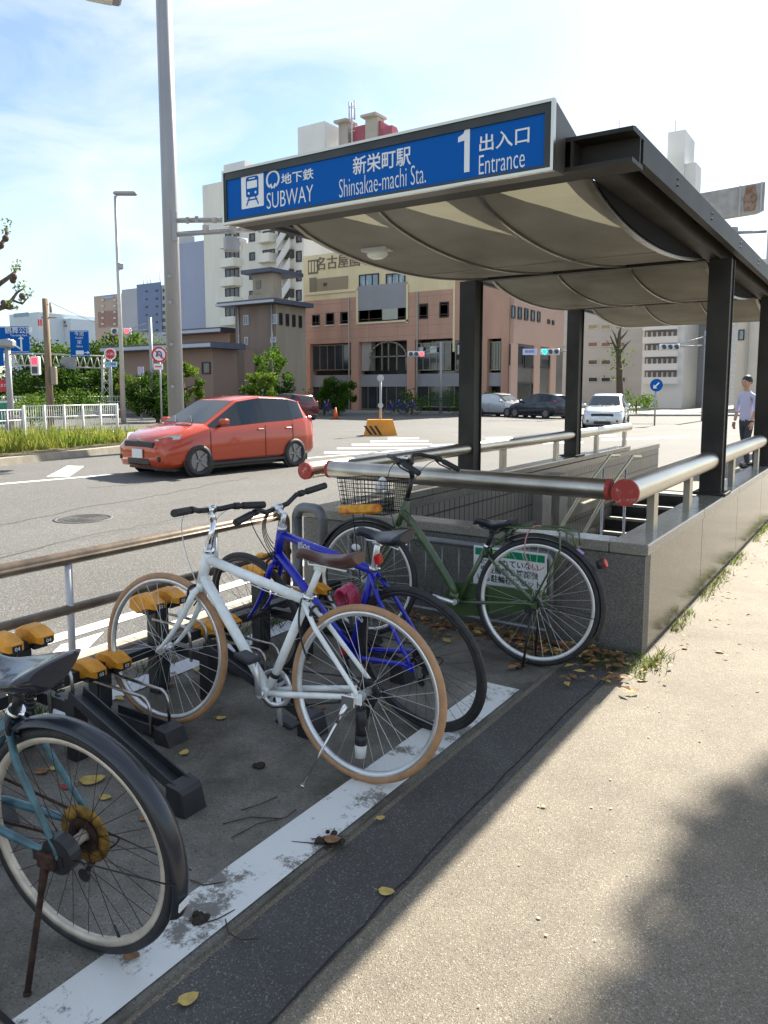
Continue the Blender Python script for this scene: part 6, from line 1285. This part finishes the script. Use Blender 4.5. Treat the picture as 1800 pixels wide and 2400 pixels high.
for (px_,py_,s_,a_,mm,lb,z_) in ((835,1928,.052,.4,DRY2,'orange-tan leaf on the dark asphalt seam, alone in the middle',.008),(407,2160,.055,1.2,DRY2,'tan leaf low on the dark asphalt strip near the bottom edge',.008),(285,2066,.05,.2,DRY,'brown leaf pinned under the teal bicycle tyre',.02),(478,1552,.05,.6,DRY2,'yellow leaf on the concrete below the white bicycle front wheel',.015),(398,1627,.05,2.,DRY2,'yellow leaf beside the black rack foot',.015),(200,1687,.10,.9,DRY2,'large yellow leaf seen through the teal bicycle wheel',.015),(228,1724,.05,.3,DRY2,'small yellow leaf seen through the teal bicycle wheel',.015),(310,1770,.035,.1,DRY,'small brown leaf right of the rusty sprocket',.015),(692,1530,.05,.2,DRY,'brown leaf seen inside the white bicycle rear wheel, left',.015),(832,1535,.04,.1,DRY,'brown leaf seen inside the blue bicycle rear wheel',.015),(822,1768,.035,1.,DRY2,'small pale leaf beside the white line under the white bicycle',.018),(718,1815,.06,.5,DRY,'curled brown leaf on the dirt clump on the white line',.03),(1555,1408,.05,.2,DRY,'dark curled leaf on the sunny pavement near the wall',.004),(1480,1400,.04,1.2,DRY,'small brown leaf on the sunny pavement',.004),(1385,1470,.04,.5,DRY2,'tiny pale leaf on the pavement edge by the wall corner',.004),(1175,1742,.02,.5,DRY2,'pale speck of leaf on the sunny pavement',.004),(150,1700,.06,.4,mat('red_leaf',(.4,.03,.02),.6),'dark red leaf behind the teal bicycle wheel',.015),(90,1668,.06,.1,DRY,'brown leaf behind the teal bicycle frame',.015),(120,1660,.05,1.1,DRY2,'yellow leaf beside the brown one behind the teal bicycle',.015)):
    g_=G(px_,py_,z_); leaf(g_.x,g_.y,s_,a_,mm,lb,z_)
rd=random.Random(77)
m=MB()
def litter(mb,n,fx,s0=.018,s1=.045):
    for i in range(n):
        x,y=fx(); s=rd.uniform(s0,s1); a=rd.uniform(0,6.28); c,sn=math.cos(a)*s,math.sin(a)*s; z=.017+rd.random()*.02; h=rd.uniform(0,.012); h2=rd.uniform(0,.012)
        mb.quad((x-c,y-sn,z),(x+sn*.5,y-c*.5,z+h),(x+c,y+sn,z+.003),(x-sn*.5,y+c*.5,z+h2))
litter(m,330,lambda:(rd.triangular(-3.2,-1.0,-1.6),4.26-abs(rd.gauss(0,.16))-.03))
litter(m,60,lambda:(rd.uniform(-1.6,-.95),rd.uniform(3.6,4.2))); litter(m,25,lambda:(rd.uniform(-3.2,-2.5),rd.uniform(1.5,3.9)))
o=m.build('leaf_litter',[DRY,DRY2],normals=False)
for i,f in enumerate(o.data.polygons): f.material_index=1 if i%4==0 else 0
tag(o,'drift of dead brown leaves against the foot of the granite wall','leaf litter',kind='stuff')
m=MB(); litter(m,55,lambda:(-.98+abs(rd.gauss(0,.12)),rd.uniform(3.9,9.5)),.01,.025); litter(m,30,lambda:(rd.uniform(-1.,1.5),rd.uniform(2.5,8)),.006,.018)
o=m.build('scattered_litter',DRY2,normals=False); tag(o,'scattered crumbs of dry leaf over the sunny pavement','leaf litter',kind='stuff')
m=MB()
for i in range(1700):
    k=rd.random(); y=4.1+k**1.2*6.5; x=-1.06+abs(rd.gauss(0,.035))+(.05 if y<4.5 else 0)
    if rd.random()<.22: y=rd.uniform(3.95,4.28); x=rd.uniform(-1.35,-.98)
    dens=math.sin(y*5.3)*.5+math.sin(y*2.1+1)*.5
    if dens<-.25 and y>4.4: continue
    h=rd.uniform(.015,.06); a=rd.uniform(0,6.28); d_=Vector((math.cos(a),math.sin(a),0))*.003; b0=Vector((x,y,.0)); l_=Vector((rd.gauss(.2,.5),rd.gauss(0,.5),0))*h; m.quad(b0-d_,b0+d_,b0+Vector((0,0,h))+l_+d_*.2,b0+Vector((0,0,h))+l_-d_*.2)
o=m.build('wall_weeds',leaf_mat('weed_green',(.12,.19,.03),(.09,.085,.03),.35,9),normals=False); tag(o,'fringe of green weeds along the foot of the polished wall','weeds',kind='stuff')
m=MB()
for i in range(300):
    x=rd.gauss(-3.2,.05); y=rd.choice([1.9,2.6,3.2,3.5])+rd.gauss(0,.05); h=rd.uniform(.03,.1); d_=Vector((rd.uniform(-1,1),rd.uniform(-1,1),0)).normalized()*.003; b0=Vector((x,y,.012)); l_=Vector((rd.gauss(0,.5),rd.gauss(0,.5),0))*h; m.quad(b0-d_,b0+d_,b0+Vector((0,0,h))+l_,b0+Vector((0,0,h))+l_)
o=m.build('rack_weeds',LEAFD,normals=False); tag(o,'small weeds sprouting behind the bicycle rack posts','weeds',kind='stuff')
# dirt clump and twigs
def clump(px_,py_,r_,lb,z=.016):
    g_=G(px_,py_,z); mb=MB()
    for i in range(26): a=rd.uniform(0,6.28); q=rd.random()**.7*r_; mb.sphere((g_.x+q*math.cos(a),g_.y+q*math.sin(a),z+.004),rd.uniform(.006,.015),(1,1,.7),6,4)
    for i in range(6): a=rd.uniform(0,6.28); mb.tube([(g_.x,g_.y,z+.012),(g_.x+math.cos(a)*r_*1.3,g_.y+math.sin(a)*r_*1.3,z+.004)],.0014,n=4)
    solo(mb,'dirt_clump',mat('dark_dirt',(.035,.025,.018),.95,0,.4,60,.4),lb,'dirt','dirt clumps on the ground')
clump(715,1815,.05,'dark clump of dirt and roots on the white line'); clump(430,1985,.022,'small dark dirt patch beside the teal bicycle tyre'); clump(560,1655,.018,'little dirt patch on the concrete before the white bicycle')
def twig(P_,lb,z=.02,r_=.0018):
    mb=MB(); mb.tube([G(a,b,z if i not in(0,len(P_)-1) else .016) for i,(a,b) in enumerate(P_)],r_,n=5); solo(mb,'twig',mat('twig_brown',(.05,.03,.02),.9),lb,'twig','thin twigs on the concrete')
twig([(410,1900),(440,1912),(487,1905)],'thin twig right of the teal mudguard tip'); twig([(500,1810),(555,1780),(618,1765),(640,1748)],'long curved twig across the concrete near the dirt clump'); twig([(480,1780),(540,1765),(610,1768)],'straight twig above the long curved one'); twig([(487,1985),(493,2015),(520,2030),(560,2028)],'hooked wire-like twig lying on the white line'); twig([(425,1998),(470,1985),(508,1965)],'pale straight twig beside the white line'); twig([(0,1870),(25,1845),(42,1820)],'bent twig at the left edge under the teal bicycle'); twig([(520,1750),(560,1738),(600,1720)],'short twig on the concrete mid-way to the white bicycle'); twig([(630,1818),(690,1822),(720,1830)],'twig crossing the white line by the dirt clump')

# pale gum spots and chips on the pavement
m=MB(); rd=random.Random(21)
for i in range(130):
    x=rd.uniform(-1.0,.9); y=rd.uniform(1.1,8.5); r_=rd.uniform(.0015,.006); n_=7; ph=rd.random()
    m.poly([(x+r_*math.cos(6.283*k/n_+ph)*rd.uniform(.7,1.2),y+r_*math.sin(6.283*k/n_+ph)*rd.uniform(.7,1.2),.0045) for k in range(n_)])
o=m.build('gum_spots',mat('gum_spot',(.36,.32,.26),.8,0,.3,30),normals=False); tag(o,'scattered pale gum spots and chips on the near pavement','gum spots',kind='stuff')
# street furniture on the carriageway
mh=thing('manhole_cover',G(180,1120,-.1),'round iron manhole cover set in the near carriageway','manhole cover'); q=G(180,1120,-.096); m=MB(); m.disc((q.x,q.y,-.097),(0,0,1),.30,.006,32); c=m.build('cover',mat('cast_iron',(.07,.065,.06),.6,.4,.3,40,.3),mh); m=MB(); m.ring((q.x,q.y,-.0955),(0,0,1),.33,0,n=32,prof=[(.03,-.002),(.03,.002),(-.02,.002),(-.02,-.002)]); m.build('ring',mat('iron_ring',(.10,.095,.09),.6,.3,.2,30),mh)
for k in (0,1,2): m=MB(); m.ring((q.x,q.y,-.0935),(0,0,1),.07+k*.08,.004,n=24,k=4); m.build('ridge',MATS['cast_iron'],c)
m=MB(); rd=random.Random(8)
for seg in range(3):
    p=Vector((-6.5-seg*2.3,1.5+seg*3,0)); pts=[]
    for i in range(26): p=p+Vector((rd.uniform(-.12,.08),rd.uniform(.15,.32),0)); pts.append(p.copy())
    for i in range(25): a,b=pts[i],pts[i+1]; m.quad((a.x-.012,a.y,-.0975),(a.x+.012,a.y,-.0975),(b.x+.012,b.y,-.0975),(b.x-.012,b.y,-.0975))
struct(m,'road_crack_sealant',mat('crack_sealant',(.045,.043,.04),.7))
m=MB(); m.quad((-8.6,3.2,-.0985),(-7.2,3.2,-.0985),(-7.3,8.1,-.0985),(-8.7,8.1,-.0985)); m.quad((-5.9,7.4,-.0985),(-4.8,7.4,-.0985),(-4.8,10.2,-.0985),(-5.9,10.2,-.0985)); struct(m,'road_patch',speck_mat('patch_asphalt',(.12,.117,.11),(.33,.32,.3),(.05,.048,.045),vs=140,patch=.5,bump=.6,pscale=.8))
